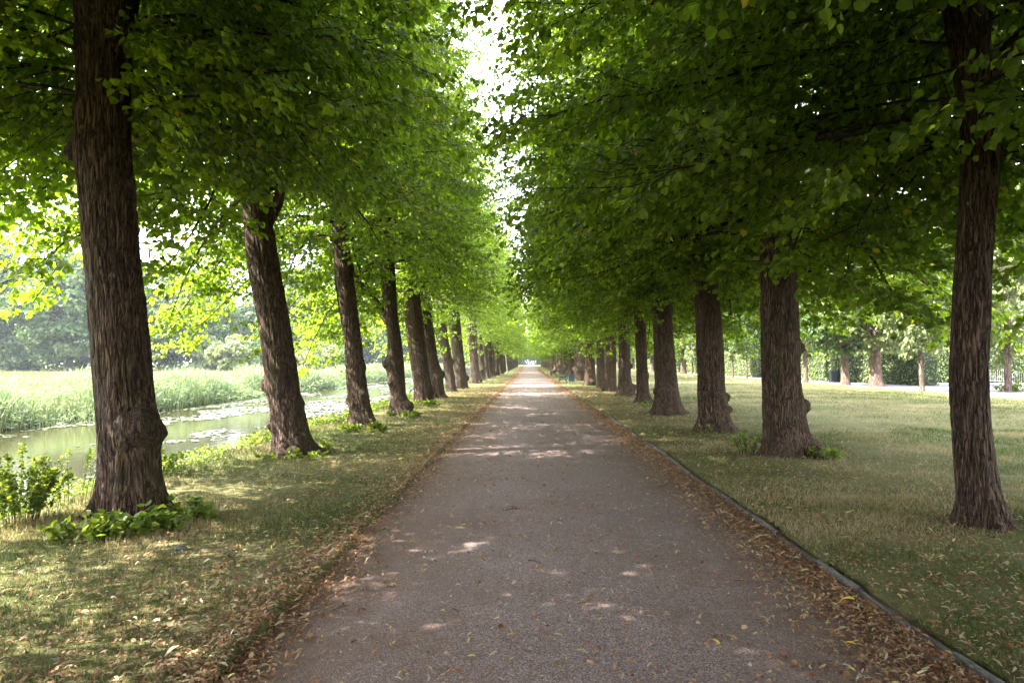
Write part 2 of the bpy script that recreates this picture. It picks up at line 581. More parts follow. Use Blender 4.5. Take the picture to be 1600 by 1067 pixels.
px_ = np.linspace(XL - .25, XR + .2, 26)
py_ = axis([(-80, 2, 4), (2, 25, .25), (25, 80, 1), (80, 700, 10)])
V, Q = grid(px_, py_, lambda x, y: .0 + .018 * (1 - ((x - .37) / 2.1) ** 2) + .012 * (fbm(x * 1.3, y * 1.3, 2, 2) - .5))
g = obj('path', mesh_np('path', V, Q, M['path'], smooth=True)); tag(g, kind='structure')

V, Q = grid(np.array([-20.6, -8.0]), axis([(-80, 700, 30)]), lambda x, y: WATER_Z + 0 * x)
g = obj('water', mesh_np('water', V, Q, M['water'])); tag(g, kind='structure')

rb = MB()
V, Q = grid(np.array([21.55, 23.5, 26.1]), axis([(-80, 500, 5)]), lambda x, y: .012 + 0 * x); rb.add(V, Q)
V, Q = grid(np.array([26.1, 40, 60.2]), np.array([42.3, 50, 57.6]), lambda x, y: .012 + 0 * x); rb.add(V, Q)
g = obj('side_road', rb.mesh('side_road', M['road'])); tag(g, kind='structure')

# kerb along the right edge of the path: worn low stones end to end, each a little out of line
kb = MB()
y = 1.0
while y < 260:
    Ls = random.uniform(.7, 1.15) if y < 60 else 5.0
    ys = np.linspace(y, y + Ls - .006, 7)
    xs = xr_edge(ys) + .025 * np.sin((ys - y) / Ls * PI) * random.uniform(-1, 1) + random.uniform(-.008, .008)
    wk = .048 * random.uniform(.85, 1.15); hk = .040 + .024 * random.uniform(-1, .8)
    zs = -.06
    if 5.05 < y + Ls / 2 < 5.6: hk = .012
    prof = [(-wk / 2, zs), (-wk / 2, hk * .55), (-wk * .3, hk * .95), (wk * .25, hk), (wk / 2, hk * .6), (wk / 2, zs)]
    VV = np.array([[x + a + .006 * (vn(yy * 9, k * 3.1) - .5), yy, b + .012 * (vn(yy * 7, k * 1.7) - .5)] for x, yy in zip(xs, ys) for k, (a, b) in enumerate(prof)])
    n = len(prof)
    QQ = [[i * n + j, i * n + j + 1, (i + 1) * n + j + 1, (i + 1) * n + j] for i in range(6) for j in range(n - 1)]
    kb.add(VV, QQ)
    kb.T.append(np.array([[0, 1, 2], [0, 2, 3], [0, 3, 4], [0, 4, 5]]) + kb.n - len(VV))
    kb.T.append(np.array([[0, 2, 1], [0, 3, 2], [0, 4, 3], [0, 5, 4]]) + kb.n - n)
    y += Ls
g = obj('path_kerb', kb.mesh('path_kerb', M['kerb'], True)); tag(g, kind='structure')


# ------------------------------------------------------------------ leaves
T_HD = (np.array([[0, 0, 0], [.12, .42, .06], [.55, .46, .10], [1.0, 0, -.06], [.55, -.46, .10], [.12, -.42, .06]]), np.array([[0, 3, 2, 1], [0, 5, 4, 3]]))
T_LD = (np.array([[0, 0, 0], [.42, .5, .05], [1, 0, -.04], [.42, -.5, .05]]), np.array([[0, 3, 2, 1]]))


def leaves_mesh(name, P, D, Nn, S, tint, mat, tmpl=T_HD, wid=1.0):
    D = nrm(D); Sd = nrm(np.cross(Nn, D)); Nn = np.cross(D, Sd)
    tv, tq = tmpl
    k = len(tv); n = len(P)
    V = P[:, None] + S[:, None, None] * (D[:, None] * tv[None, :, :1] + Sd[:, None] * tv[None, :, 1:2] * wid + Nn[:, None] * tv[None, :, 2:3])
    Q = (np.arange(n)[:, None, None] * k + tq[None]).reshape(-1, tq.shape[1])
    return mesh_np(name, V.reshape(-1, 3), Q, mat, tint=np.repeat(tint, len(tq)))


def tubes_np(P0, P1, r0, r1):
    """many straight 3-sided twigs at once"""
    n = len(P0)
    T = nrm(P1 - P0)
    ref = np.where(np.abs(T[:, 2:3]) < .9, np.array([[0, 0, 1.]]), np.array([[1., 0, 0]]))
    A = nrm(np.cross(T, ref)); B = np.cross(T, A)
    V = np.zeros((n, 6, 3))
    for k in range(3):
        a = k * 2 * PI / 3
        d = A * math.cos(a) + B * math.sin(a)
        V[:, k] = P0 + d * r0; V[:, 3 + k] = P1 + d * r1
    q = np.array([[0, 1, 4, 3], [1, 2, 5, 4], [2, 0, 3, 5]])
    return V.reshape(-1, 3), (np.arange(n)[:, None, None] * 6 + q[None]).reshape(-1, 4)


def gen_crown(seed, a_in, a_out, b, z0, z1, nlimb, sec_step, twig_step, leaf_step, leaf_size, lod, mat, twl=.42, skirt=1.2, bl=.93, uin=.16, nofront=0):
    """a linden crown: limbs > side shoots > twigs > leaves in layered sprays.
    origin = the trunk axis at ground level; a_in is the reach towards +X"""
    g = np.random.default_rng(seed)
    br = MB()
    P, D, Nn = [], [], []
    tw0, tw1 = [], []
    sh0, sh1 = [], []
    # leader
    zz = np.linspace(5.7, z1 - .6, 12)
    lx = .18 * np.sin(zz * .9 + seed) * (zz - zz[0]) / 6; ly = .18 * np.cos(zz * .7 + seed) * (zz - zz[0]) / 6
    lr = np.interp(zz, [zz[0], z1], [.13 * (z1 / 14), .02])
    br.tube(np.c_[lx, ly, zz], lr, 8 if lod < 2 else 5)
    phi = g.uniform(0, 6.28)
    for i in range(nlimb):
        t = ((i + g.uniform(0, 1)) / nlimb) ** 1.3
        zs = z0 + .1 + t * (z1 - z0) * .86
        phi += 2.39996 + g.uniform(-.25, .25)
        c, s = math.cos(phi), math.sin(phi)
        thin = .32 if (nofront and t < .3) else .8
        if t < abs(nofront) and (c * .46 - s * .89 if nofront > 0 else c * .5 + s * .87) > .72: continue
        a = a_in if c > 0 else a_out
        be = b * (bl + (1 - bl) * min(1, t / .4))
        Rm = (abs(c / a) ** 2.9 + abs(s / be) ** 2.9) ** (-1 / 2.9)
        prof = np.interp(t, [0, .2, .55, .8, 1], [.92, 1.0, .98, .88, .5])
        Rm *= prof * g.uniform(.85, 1.06)
        if t < .16: rise, dr = g.uniform(.7, 1.2), g.uniform(1.1, 1.7)
        elif t < .45: rise, dr = g.uniform(1.1, 2.0), g.uniform(.9, 1.5)
        else: rise, dr = g.uniform(1.8, 3.2), g.uniform(.4, 1.0)
        if t < .34 and c < .25: dr += skirt * (1 - t / .34) * min(1, .25 - c + .45)
        x0, y0 = (np.interp(zs, zz, lx), np.interp(zs, zz, ly)) if zs > 5.7 else (0, 0)
        q = np.linspace(0, 1, 8)
        wob = .12 * Rm * np.sin(q * g.uniform(2, 5) + g.uniform(0, 6)) * q
        LP = np.c_[x0 + c * Rm * q - s * wob, y0 + s * Rm * q + c * wob, zs + rise * q - dr * q * q]
        r0 = .018 + .032 * (1 - t) * g.uniform(.5, 1.15)
        r0 *= thin
        if lod < 2 or i % 2 == 0:
            LP[:, 2] += .05 * Rm * np.sin(q * g.uniform(5, 9) + g.uniform(0, 6)) * q
            br.tube(LP, r0 * (1 - q) ** .8 + .006, 6 if lod < 2 else 4, cap=False)
        # side shoots
        ns = max(3, int(Rm / sec_step))
        for k in range(ns + 1):
            ui = (uin + .12 * (t < .5)) if not nofront else .07
            u = ui + (1 - ui) * (k + g.uniform(-.3, .3)) / ns if k < ns else .97
            u = min(max(u, .1), 1)
            base = np.array([np.interp(u, q, LP[:, j]) for j in range(3)])
            side = 1 if (k % 2) else -1
            ang = phi + (side * g.uniform(.6, 1.2) if k < ns else g.uniform(-.2, .2))
            ls = (.30 * Rm * (1 - .55 * u) + .35) * g.uniform(.75, 1.25)
            d = np.array([math.cos(ang), math.sin(ang), g.uniform(-.4, .5) - .15 * (1 - t)])
            e = base + d * ls + np.array([0, 0, -.16 * ls * ls])
            sh0.append(base); sh1.append(e)
            nt_ = max(2, int(ls / twig_step))
            uu = (np.arange(nt_) + g.uniform(0, 1, nt_)) / nt_
            uu = np.append(uu, 1.0)
            tb = base + (e - base) * uu[:, None]
            sgn = np.where(np.arange(nt_ + 1) % 2 == 0, 1, -1)
            ta = ang + sgn * g.uniform(.4, 1.15, nt_ + 1)
            ta[-1] = ang
            tl = twl * g.uniform(.55, 1.2, nt_ + 1) * (1 - .35 * uu)
            td = np.c_[np.cos(ta), np.sin(ta), g.uniform(-.9, .35, nt_ + 1)]
            te = tb + td * tl[:, None]
            tw0.append(tb); tw1.append(te)
    tw0 = np.concatenate(tw0); tw1 = np.concatenate(tw1)
    dv = tw1 - tw0; ln = np.linalg.norm(dv, axis=1)
    nl = max(2, int(twl * .8 / leaf_step))
    f = (np.arange(nl) + .5) / nl
    nt_ = len(tw0)
    P = (tw0[:, None] + dv[:, None] * (f[None, :, None] + g.uniform(-.08, .08, (nt_, nl, 1)))).reshape(-1, 3)
    td = np.repeat(nrm(dv), nl, 0)
    n = len(P)
    side = np.tile(np.where(np.arange(nl) % 2 == 0, 1., -1.), nt_)[:, None]
    sv = nrm(np.cross(td, np.array([0, 0, 1.])))
    D = nrm(td * .7 + sv * side * g.uniform(.4, 1.3, (n, 1)) + np.array([0, 0, -1.]) * g.uniform(.25, 1.5, (n, 1)) + g.normal(0, .2, (n, 3)))
    out = nrm(P * np.array([1, 1, 0.]))
    Nn = nrm(np.array([0, 0, .8]) + out * g.uniform(.1, 1.2, (n, 1)) + g.normal(0, .42, (n, 3)))
    P = P + D * .015 + g.normal(0, .02, (n, 3))
    S = leaf_size * g.uniform(.6, 1.15, n)
    tint = np.clip(g.beta(2.2, 2.2, n) * .95 + (g.random(n) < .006) * .5, 0, 1)
    lm = leaves_mesh('crown_leaves', P, D, Nn, S, tint, mat, T_HD if lod == 0 else T_LD, 1.0 if lod == 0 else 1.1)
    Vs, Qs = tubes_np(np.array(sh0), np.array(sh1), .008 if lod < 2 else .015, .003)
    br.add(Vs, Qs)
    if lod == 0:
        Vt, Qt = tubes_np(tw0, tw1, .0035, .002)
        br.add(Vt, Qt)
    return lm, br.mesh('branches', M['branch'])


CR = {}
CR['L0'] = [gen_crown(11 + i, 2.95, 4.3, 3.4, 4.3, 15.5, 62, .21, .097, .050, .092, 0, M['leaf'], skirt=(2.5, 1.5, 2.5)[i]) for i in range(3)] + [
    gen_crown(15, 2.95, 3.85, 3.75, 4.0, 15.5, 118, .20, .092, .050, .090, 0, M['leaf'], skirt=.2, bl=.98, nofront=.12)]
CR['R0'] = [gen_crown(31 + i, 4.4, 4.7, 3.5, 3.75, 15.5, 96, .23, .10, .052, .094, 0, M['leaf'], skirt=1.0) for i in range(3)] + [
    gen_crown(36, 4.35, 4.7, 3.5, 3.5, 15.5, 112, .22, .10, .052, .092, 0, M['leaf'], skirt=1.0, nofront=-.12)]
CR['L1'] = [gen_crown(51 + i, 2.9, 4.2, 3.4, 4.1, 15.5, 60, .26, .13, .085, .13, 1, M['leaf'], skirt=1.9) for i in range(3)]
CR['R1'] = [gen_crown(61 + i, 4.25, 4.5, 3.5, 3.5, 15.5, 86, .28, .13, .088, .13, 1, M['leaf']) for i in range(3)]
CR['L2'] = [gen_crown(71 + i, 2.85, 4.1, 3.4, 3.5, 15.5, 58, .36, .22, .15, .24, 2, M['leaf'], skirt=1.7) for i in range(2)]
CR['R2'] = [gen_crown(81 + i, 4.25, 4.3, 3.5, 3.5, 15.5, 62, .36, .22, .15, .24, 2, M['leaf']) for i in range(2)]
for k, v in CR.items():
    print(k, [len(a.polygons) for a, b in v])


# ------------------------------------------------------------------ trunks
def trunk_mesh(name, zc, xc, yc, rc, seed, mat, burls=(), nseg=64, dz=.05, ridge=.010, flare=.40, lobes=5, ztop=6.6):
    """lofted trunk: axis (xc,yc) and radius rc given at heights zc; vertical bark ridges, root lobes and burls modelled in"""
    z = np.arange(-.25, ztop, dz)
    ccx = np.interp(z, zc, xc); ccy = np.interp(z, zc, yc); rr = np.interp(z, zc, rc)
    # soften the straight pieces of the profile
    k = max(1, int(.14 / dz)); ker = np.hanning(2 * k + 1); ker /= ker.sum()
    def sm(a): return np.convolve(np.pad(a, k, mode='edge'), ker, 'valid')
    ccx, ccy, rr = sm(ccx), sm(ccy), sm(rr)
    th = np.arange(nseg) * 2 * PI / nseg
    TH, Z = np.meshgrid(th, z)
    r = np.repeat(rr[:, None], nseg, 1)
    RR = r.copy()
    ex = np.exp(-np.clip(Z, 0, 9) / .30)
    lob = .75 * (np.maximum(np.cos(lobes * TH + seed), -.3) ** 3 + .0) + .35 * np.cos((lobes - 2) * TH + 2.1 * seed) + .25 * np.cos((lobes + 3) * TH + 3.7 * seed)
    r *= 1 + flare * ex * lob
    # wide low flutes
    r *= 1 + .05 * (fbm(np.cos(TH) * 1.6 + seed, np.sin(TH) * 1.6, Z * .5, 2) - .5) * 2
    ax, ay = np.cos(TH) * RR, np.sin(TH) * RR
    wz = Z * 3.8
    wob = .25 * vn(ax * 3, ay * 3, Z * 1.2)
    n1 = vn((ax + wob * .16) * 34 + seed, (ay - wob * .16) * 34, wz * 1.0)
    n2 = vn(ax * 48 + 5, ay * 48 + seed, wz * 2.2)
    rid = 1.1 - 1.5 * np.exp(-(np.abs(2 * n1 - 1) / .16) ** 2)
    r += ridge * (1.0 * (rid - .8) + .6 * (n2 - .5)) * 1.6
    for (th0, z0, sg, bl) in burls:
        bl = math.copysign(min(abs(bl), .8 * sg), bl) * (.62 if bl >= .06 else 1)
        da = (TH - th0 + PI) % (2 * PI) - PI
        d2 = ((da * RR) ** 2 + ((Z - z0) * 1.05) ** 2) / sg ** 2
        lump = .55 + .9 * fbm(ax * 8 + z0 * 7, ay * 8, Z * 8, 3)
        r += bl * np.exp(-d2) * lump
    V = np.stack([ccx[:, None] + r * np.cos(TH), ccy[:, None] + r * np.sin(TH), Z], -1).reshape(-1, 3)
    n = nseg; i = (np.arange(len(z) - 1) * n)[:, None]; j = np.arange(n)[None]; kk = (j + 1) % n
    Q = np.stack([i + j, i + kk, i + n + kk, i + n + j], -1).reshape(-1, 4)
    knobs = []
    for (th0, z0, sg, bl) in burls:
        if bl < .06: continue
        rs = sg * .58 + .02
        c_ = np.array([np.interp(z0, z, ccx), np.interp(z0, z, ccy), z0])
        rad = float(np.interp(z0, z, rr)) + min(bl, .8 * sg) * .62 - rs * .62
        c_ = c_ + rad * np.array([math.cos(th0), math.sin(th0), 0])
        for e in range(3):
            off = np.array([math.sin(e * 2.1 + z0 * 9), math.cos(e * 1.7 + seed), math.cos(e * 2.6 + z0 * 5)]) * rs * .55 * (e > 0)
            knobs.append((c_ + off, rs * (1, .7, .6)[e], z0 + e))
    top = len(V)
    V = np.concatenate([V, [[ccx[-1], ccy[-1], z[-1] + .05]]])
    a = (len(z) - 1) * n + np.arange(n)
    T = np.stack([a, (len(z) - 1) * n + (np.arange(n) + 1) % n, np.full(n, top)], -1)
    if knobs:
        nu, nv_ = (28, 18) if nseg > 60 else (12, 8)
        tu, pv = np.meshgrid(np.arange(nu) * 2 * PI / nu, np.linspace(.01, PI - .01, nv_))
        ii = (np.arange(nv_ - 1) * nu)[:, None]; jj = np.arange(nu)[None]; k2 = (jj + 1) % nu
        q0 = np.stack([ii + jj, ii + nu + jj, ii + nu + k2, ii + k2], -1).reshape(-1, 4)
        for (c_, rs, sd_) in knobs:
            dx, dy, dz_ = np.sin(pv) * np.cos(tu), np.sin(pv) * np.sin(tu), np.cos(pv)
            rk = rs * (.82 + .5 * fbm(dx * 2.2 + sd_ * 5, dy * 2.2, dz_ * 2.2, 3)) * (1 + .10 * (vn(dx * 9, dy * 9, dz_ * 9 + sd_) - .5))
            vk = np.stack([c_[0] + rk * dx, c_[1] + rk * dy, c_[2] + rk * dz_], -1).reshape(-1, 3)
            Q = np.concatenate([Q, q0 + len(V)])
            V = np.concatenate([V, vk])
    return mesh_np(name, V, [Q, T], mat, smooth=True)


GRP = {'L': 'lindens of the left avenue row beside the canal', 'R': 'lindens of the right avenue row beside the lawn'}
tree_no = {'L': 0, 'R': 0}
CROWN_SHIFT = {}


def avenue_tree(side, Y, label, prof=None, burls_px=(), gen=None, seed=0, mat=None, extra=None, cscale=(1, 1, 1), crot=None, group=True, X=None):
    """prof: rows (py, px_left, px_right) of the trunk in the photo, top to bottom in any order"""
    if prof is not None:
        Y += .20
        rows = []
        base_py = max(p[0] for p in prof)
        for (py, a, b) in prof:
            xa, z = at_depth(a, py, Y); xb, _ = at_depth(b, py, Y)
            rows.append((z, (xa + xb) / 2, (xb - xa) / 2 / math.sqrt(1 + ((xa + xb) / 2 / Y) ** 2)))
        rows.sort()
        z0 = rows[0][0]
        rows = [(z - z0 if i == 0 else z, c, r) for i, (z, c, r) in enumerate(rows)]
        rows = [(max(r_[0], 0), r_[1], r_[2]) for r_ in rows]
        x0 = rows[1][1]
        (za, ca, ra), (zb, cb, rb_) = rows[0], rows[1]
        zi = min(.16, zb * .4)
        rows.insert(1, (zi, ca + (cb - ca) * .6, rb_ + (ra - rb_) * .38))
        rows.insert(1, (zi * .4, ca + (cb - ca) * .3, rb_ + (ra - rb_) * .68))
        zc = [r_[0] for r_ in rows]; xc = [r_[1] - x0 for r_ in rows]; rc = [r_[2] for r_ in rows]
        # carry the lean on and taper above the last row seen
        sl = (xc[-1] - xc[3]) / max(zc[-1] - zc[3], .5)
        zt = max(zc[-1] + 1.0, 6.6)
        xc.append(xc[-1] + sl * .6 * (zt - zc[-1])); zc.append(zt); rc.append(max(rc[-1] * .62, .12))
        bl = []
        for (px, py, sg, am) in burls_px:
            bx, bz = at_depth(px, py, Y)
            c = np.interp(bz, zc, xc) + x0; r_ = np.interp(bz, zc, rc)
            s_ = max(-1, min(1, (bx - c) / r_))
            bl.append((-math.acos(s_), bz, sg, am))
        dist = Y
        nseg = 300 if dist < 9 else 130 if dist < 20 else 72 if dist < 35 else 40
        dz = .022 if dist < 9 else .035 if dist < 20 else .06 if dist < 35 else .1
        yl = [.0] * len(zc)
        root = empty('linden_tree', (x0, Y, float(H(x0, Y)) - .01))
        me = trunk_mesh('trunk', zc, xc, yl, rc, seed, mat or M['bark'], bl, nseg, dz, ridge=.0065 if dist < 20 else .006, ztop=zt)
        obj('trunk', me, root)
        topx = float(np.interp(5.0, zc, xc))
    else:
        me, topx = gen
        x0 = X
        root = empty('linden_tree', (x0, Y, float(H(x0, Y)) - .01))
        o = obj('trunk', me, root, rot=(0, 0, crot or 0))
        topx = topx * math.cos(crot or 0)
    i = tree_no[side]; tree_no[side] += 1
    lod = '1' if Y < -10 else '0' if Y < 30 else '1' if Y < 85 else '2'
    lib = CR[side + lod]
    lift = .55 if -1 < Y < 5 else 0
    lm, bm = lib[3] if (side == 'L' and -10 <= Y < 9) or 5 < Y < 9 else lib[i % 3 if lod != '2' else i % 2]
    rz = (0 if side == 'L' else PI) + R(random.uniform(-14, 14))
    sy = cscale[1] * (1 if (i // 3) % 2 == 0 else -1)
    sxyz = (cscale[0] * random.uniform(.95, 1.05), sy * random.uniform(.98, 1.08), cscale[2] * random.uniform(.97, 1.06))
    obj('crown', lm, root, (topx, 0, lift), (0, 0, rz), sxyz)
    obj('branches', bm, root, (topx, 0, lift), (0, 0, rz), sxyz)
    tag(root, label, 'tree', GRP[side] if group else None)
    return root


def limb_between(root, pts_px, Y, r, n=9):
    """a heavy limb that the photo shows, as its own part"""
    P = []
    for (px, py) in pts_px:
        x, z = at_depth(px, py, Y)
        P.append((x - root.location.x, 0, z - root.location.z))
    q = np.linspace(0, 1, len(P)); u = np.linspace(0, 1, 14)
    P = np.array(P)
    PP = np.c_[[np.interp(u, q, P[:, k]) for k in range(3)]].T
    PP[:, 1] += .06 * np.sin(u * 5)
    mb = MB().tube(PP, np.interp(u, [0, 1], r), n)
    obj('limb', mb.mesh('limb', M['bark'], True), root)


# left row, measured trunks ---------------------------------------------------
l1 = avenue_tree('L', 7.45, 'nearest thick linden of the left row, big round burl low on its right side', [
    (828, 138, 268), (800, 150, 263), (750, 155, 256), (700, 154, 252), (650, 151, 245), (600, 146, 240), (550, 143, 236), (500, 139, 231), (450, 135, 224), (400, 130, 219),
    (350, 126, 216), (300, 121, 213), (250, 116, 207), (200, 116, 206), (150, 118, 205), (100, 118, 205), (50, 116, 209), (0, 114, 218), (-60, 112, 226)],
    [(231, 667, .23, .24), (246, 676, .13, .12), (120, 235, .17, .07), (213, 325, .05, .03), (222, 470, .09, .03), (155, 815, .12, .06)], seed=1.3)
l2 = avenue_tree('L', 12.6, 'second linden of the left row, leaning towards the water, with a forked stem', [
    (720, 416, 514), (700, 424, 492), (680, 426, 484), (650, 422, 478), (620, 417, 470), (580, 412, 465), (540, 408, 458), (500, 402, 452), (450, 392, 442), (400, 384, 434),
    (350, 380, 426), (300, 376, 422), (230, 371, 416), (150, 366, 408), (80, 365, 400)],
    [(413, 605, .16, .09), (420, 668, .15, .07), (477, 630, .1, .05), (470, 708, .22, .08), (448, 455, .08, .03)], seed=2.1)
limb_between(l2, [(412, 345), (428, 310), (433, 250), (432, 190), (428, 120)], 12.6, [.10, .07])
l3 = avenue_tree('L', 18.2, 'third linden of the left row, straight above low green shoots', [
    (670, 545, 594), (640, 546, 580), (600, 541, 573), (560, 540, 568), (520, 537, 563), (480, 531, 558), (440, 525, 553), (400, 520, 548)],
    [(543, 628, .14, .07), (571, 615, .12, .08), (570, 575, .1, .05), (558, 420, .1, .05)], seed=3.7)
l4 = avenue_tree('L', 22.6, 'fourth linden of the left row, with one bare limb angling up to the left', [
    (651, 606, 647), (620, 611, 634), (600, 607, 633), (570, 602, 631), (540, 606, 628), (500, 602, 622), (470, 598, 620), (430, 594, 618)],
    [(637, 637, .26, .20), (604, 572, .14, .12), (612, 600, .14, .06)], seed=4.4)
limb_between(l4, [(606, 503), (596, 488), (580, 465), (560, 443), (545, 420)], 22.6, [.15, .09])
avenue_tree('L', 28.6, 'fifth linden of the left row, thick and overlapping a slimmer trunk behind', [
    (633, 648, 681), (600, 646, 673), (560, 640, 668), (520, 635, 663), (480, 630, 658)], [(676, 612, .2, .1)], seed=5.2)
avenue_tree('L', 32.5, 'sixth linden of the left row, leaning, half hidden behind the thick fifth trunk', [
    (625, 678, 697), (590, 671, 692), (560, 664, 684), (500, 652, 675)], [(690, 585, .2, .2), (695, 622, .2, .1)], seed=6.1)
avenue_tree('L', 39.7, 'seventh linden of the left row, slim with knobbly burls up its trunk', [
    (613, 698, 716), (590, 696, 711), (570, 692, 707), (540, 686, 702), (510, 682, 698)],
    [(699, 548, .25, .22), (706, 565, .2, .15), (694, 586, .2, .16), (700, 558, .2, .12)], seed=7.7, mat=M['bark_grey'], cscale=(1, .86, 1))
avenue_tree('L', 44.3, 'eighth linden of the left row, straight grey trunk with a burl at the foot', [
    (609, 713, 734), (580, 709, 728), (550, 706, 724), (510, 701, 720)], [(730, 592, .25, .14)], seed=8.2, mat=M['bark_grey'], cscale=(1, .84, 1))
avenue_tree('L', 54.5, 'ninth linden of the left row, with a swollen root foot', [
    (601, 734, 754), (570, 735, 748), (540, 732, 746), (510, 730, 745)], [(750, 595, .3, .15)], seed=9.9, mat=M['bark_grey'])
avenue_tree('L', 62.5, 'tenth linden of the left row, curved grey trunk', [(595, 748, 761), (570, 747, 757), (530, 744, 753)], [(753, 578, .3, .2)], seed=10.3, mat=M['bark_grey'])
avenue_tree('L', 70, 'eleventh linden of the left row, crowded close behind the curved tenth', [(592, 758, 767), (570, 755, 763), (530, 753, 760)], [(759, 574, .3, .15)], seed=11.2, mat=M['bark_grey'])

# right row ---------------------------------------------------------------------
r1 = avenue_tree('R', 7.35, 'nearest linden of the right row, tall reddish trunk close to the right picture edge', [
    (832, 1486, 1590), (800, 1492, 1576), (780, 1494, 1569), (750, 1491, 1561), (700, 1488, 1553), (650, 1484, 1548), (600, 1482, 1546), (550, 1483, 1546), (500, 1486, 1549),
    (450, 1488, 1550), (400, 1492, 1552), (350, 1496, 1556), (300, 1498, 1560), (250, 1500, 1563), (200, 1499, 1560), (150, 1494, 1556), (100, 1486, 1550), (50, 1476, 1545), (0, 1468, 1540), (-60, 1462, 1534)],
    [(1562, 240, .1, .04), (1552, 380, .06, .02)], seed=1.9)
limb_between(r1, [(1530, 150), (1560, 110), (1600, 60), (1650, 10)], 7.4, [.11, .07])
limb_between(r1, [(1520, 110), (1548, 60), (1556, 10), (1560, -60)], 7.4, [.10, .07])
r2 = avenue_tree('R', 12.7, 'second linden of the right row, with a knob burl sticking out on the lawn side', [
    (719, 1180, 1278), (700, 1189, 1275), (680, 1191, 1264), (650, 1190, 1258), (600, 1190, 1252), (560, 1189, 1250), (500, 1188, 1248), (450, 1188, 1246), (400, 1187, 1243),
    (350, 1186, 1240), (300, 1184, 1236)],
    [(1256, 636, .16, .15), (1248, 545, .13, .10), (1246, 470, .08, .03), (1268, 695, .12, .12), (1230, 705, .15, -.05)], seed=3.1)
avenue_tree('R', 17.2, 'third linden of the right row, with two small burls on its right flank', [
    (679, 1089, 1154), (650, 1092, 1141), (620, 1090, 1134), (580, 1090, 1132), (540, 1088, 1130), (500, 1087, 1127), (440, 1083, 1122), (390, 1080, 1120)],
    [(1135, 622, .13, .10), (1136, 640, .11, .08), (1092, 610, .1, .04)], seed=4.8)
avenue_tree('R', 22.6, 'fourth linden of the right row, wide spreading root foot', [
    (651, 1017, 1075), (630, 1022, 1064), (600, 1023, 1059), (560, 1022, 1055), (500, 1020, 1050), (450, 1018, 1048)], [(1024, 612, .14, .06)], seed=5.5)
avenue_tree('R', 28.6, 'fifth linden of the right row, slim mossy trunk', [
    (633, 989, 1023), (615, 994, 1014), (580, 994, 1012), (540, 993, 1010), (500, 991, 1009)], [(1012, 588, .12, .05)], seed=6.6)
avenue_tree('R', 34.6, 'sixth linden of the right row, buttressed foot with a lump on the right', [
    (621, 960, 994), (600, 966, 986), (560, 967, 985), (510, 966, 985)], [(989, 607, .3, .16), (986, 572, .15, .1)], seed=7.3)
avenue_tree('R', 40.0, 'seventh linden of the right row, between the buttressed sixth and the smooth eighth', [
    (614, 941, 964), (590, 945, 963), (550, 946, 963), (510, 944, 963)], [(944, 605, .25, .12)], seed=8.4)
avenue_tree('R', 45.0, 'eighth linden of the right row, smooth greenish grey trunk', [
    (608, 932, 947), (560, 932, 945), (510, 931, 945)], [], seed=9.5, mat=M['bark_grey'])
avenue_tree('R', 50.5, 'ninth linden of the right row, thick with a fluted foot', [
    (603, 912, 933), (580, 914, 930), (540, 915, 928), (505, 914, 928)], [(925, 598, .3, .15)], seed=10.1)
avenue_tree('R', 62.0, 'tenth linden of the right row, pale trunk with a wide ring burl behind the bench', [
    (596, 897, 914), (575, 900, 912), (540, 901, 911), (510, 901, 911)], [(899, 578, .35, .25), (911, 577, .35, .25), (905, 577, .35, .2)], seed=11.6, mat=M['bark_grey'])

# the rest of both rows, from a few trunks with shared meshes
GT = []
for k in range(6):
    g_ = random.Random(100 + k)
    r_ = g_.uniform(.30, .40)
    lean = g_.uniform(-.05, .02) * 6
    zc = [0, .3, .9, 2.5, 4.5, 6.6]
    bl = [(g_.uniform(-2.6, -.5), g_.uniform(.2, 2.6), g_.uniform(.14, .25), g_.uniform(.08, .22)) for _ in range(g_.randint(1, 3))]
    GT.append((trunk_mesh('trunk', zc, [0, 0, lean * .12, lean * .4, lean * .75, lean], [0] * 6, [r_ * 1.35, r_ * 1.12, r_, r_ * .92, r_ * .85, r_ * .5], k * 1.7 + .4,
                           M['bark_grey'] if k % 2 else M['bark'], bl, 28, .12, ridge=.008), lean * .8))
# trees at and behind the camera: they shade the foreground
for s, X in (('L', -3.95), ('R', 4.5)):
    for j, Y in enumerate((2.0, -3.4, -8.8, -14.2, -19.6, -25, -30.4)):
        avenue_tree(s, Y, 'linden outside the picture on the %s, %s, shading the path' % (('left' if s == 'L' else 'right'), ('beside the camera', 'just behind the camera', 'third from the camera backwards', 'fourth from the camera backwards', 'fifth from the camera backwards', 'sixth from the camera backwards', 'farthest behind the camera')[j]), gen=GT[(j * 2 + (s == 'R')) % 6], X=X, crot=0)
for s, X0, X1, Ystart in (('L', -3.95, -3.95, 75.5), ('R', 4.75, 4.75, 68.0)):
    Y = Ystart; j = 0
    while Y < 255:
        if s == 'L' and 103 < Y < 109:
            Y += 5.4; j += 1
            continue
        x = X0 + random.uniform(-.18, .18)
        if j < 6: lab = '%s linden from the camera in the %s row, in the crowded middle distance' % (
            (['twelfth', 'thirteenth', 'fourteenth', 'fifteenth', 'sixteenth', 'seventeenth'] if s == 'L' else ['eleventh', 'twelfth', 'thirteenth', 'fourteenth', 'fifteenth', 'sixteenth'])[j], 'left' if s == 'L' else 'right')
        elif Y < 180: lab = 'distant slim-looking linden far down the %s row' % ('left' if s == 'L' else 'right')
        else: lab = 'tiny linden at the far end of the %s row' % ('left' if s == 'L' else 'right')
        avenue_tree(s, Y, lab, gen=GT[j % 6], X=x, crot=random.choice((0, .5, -.5, 2.6)))
        Y += 5.35 * random.uniform(.93, 1.07); j += 1

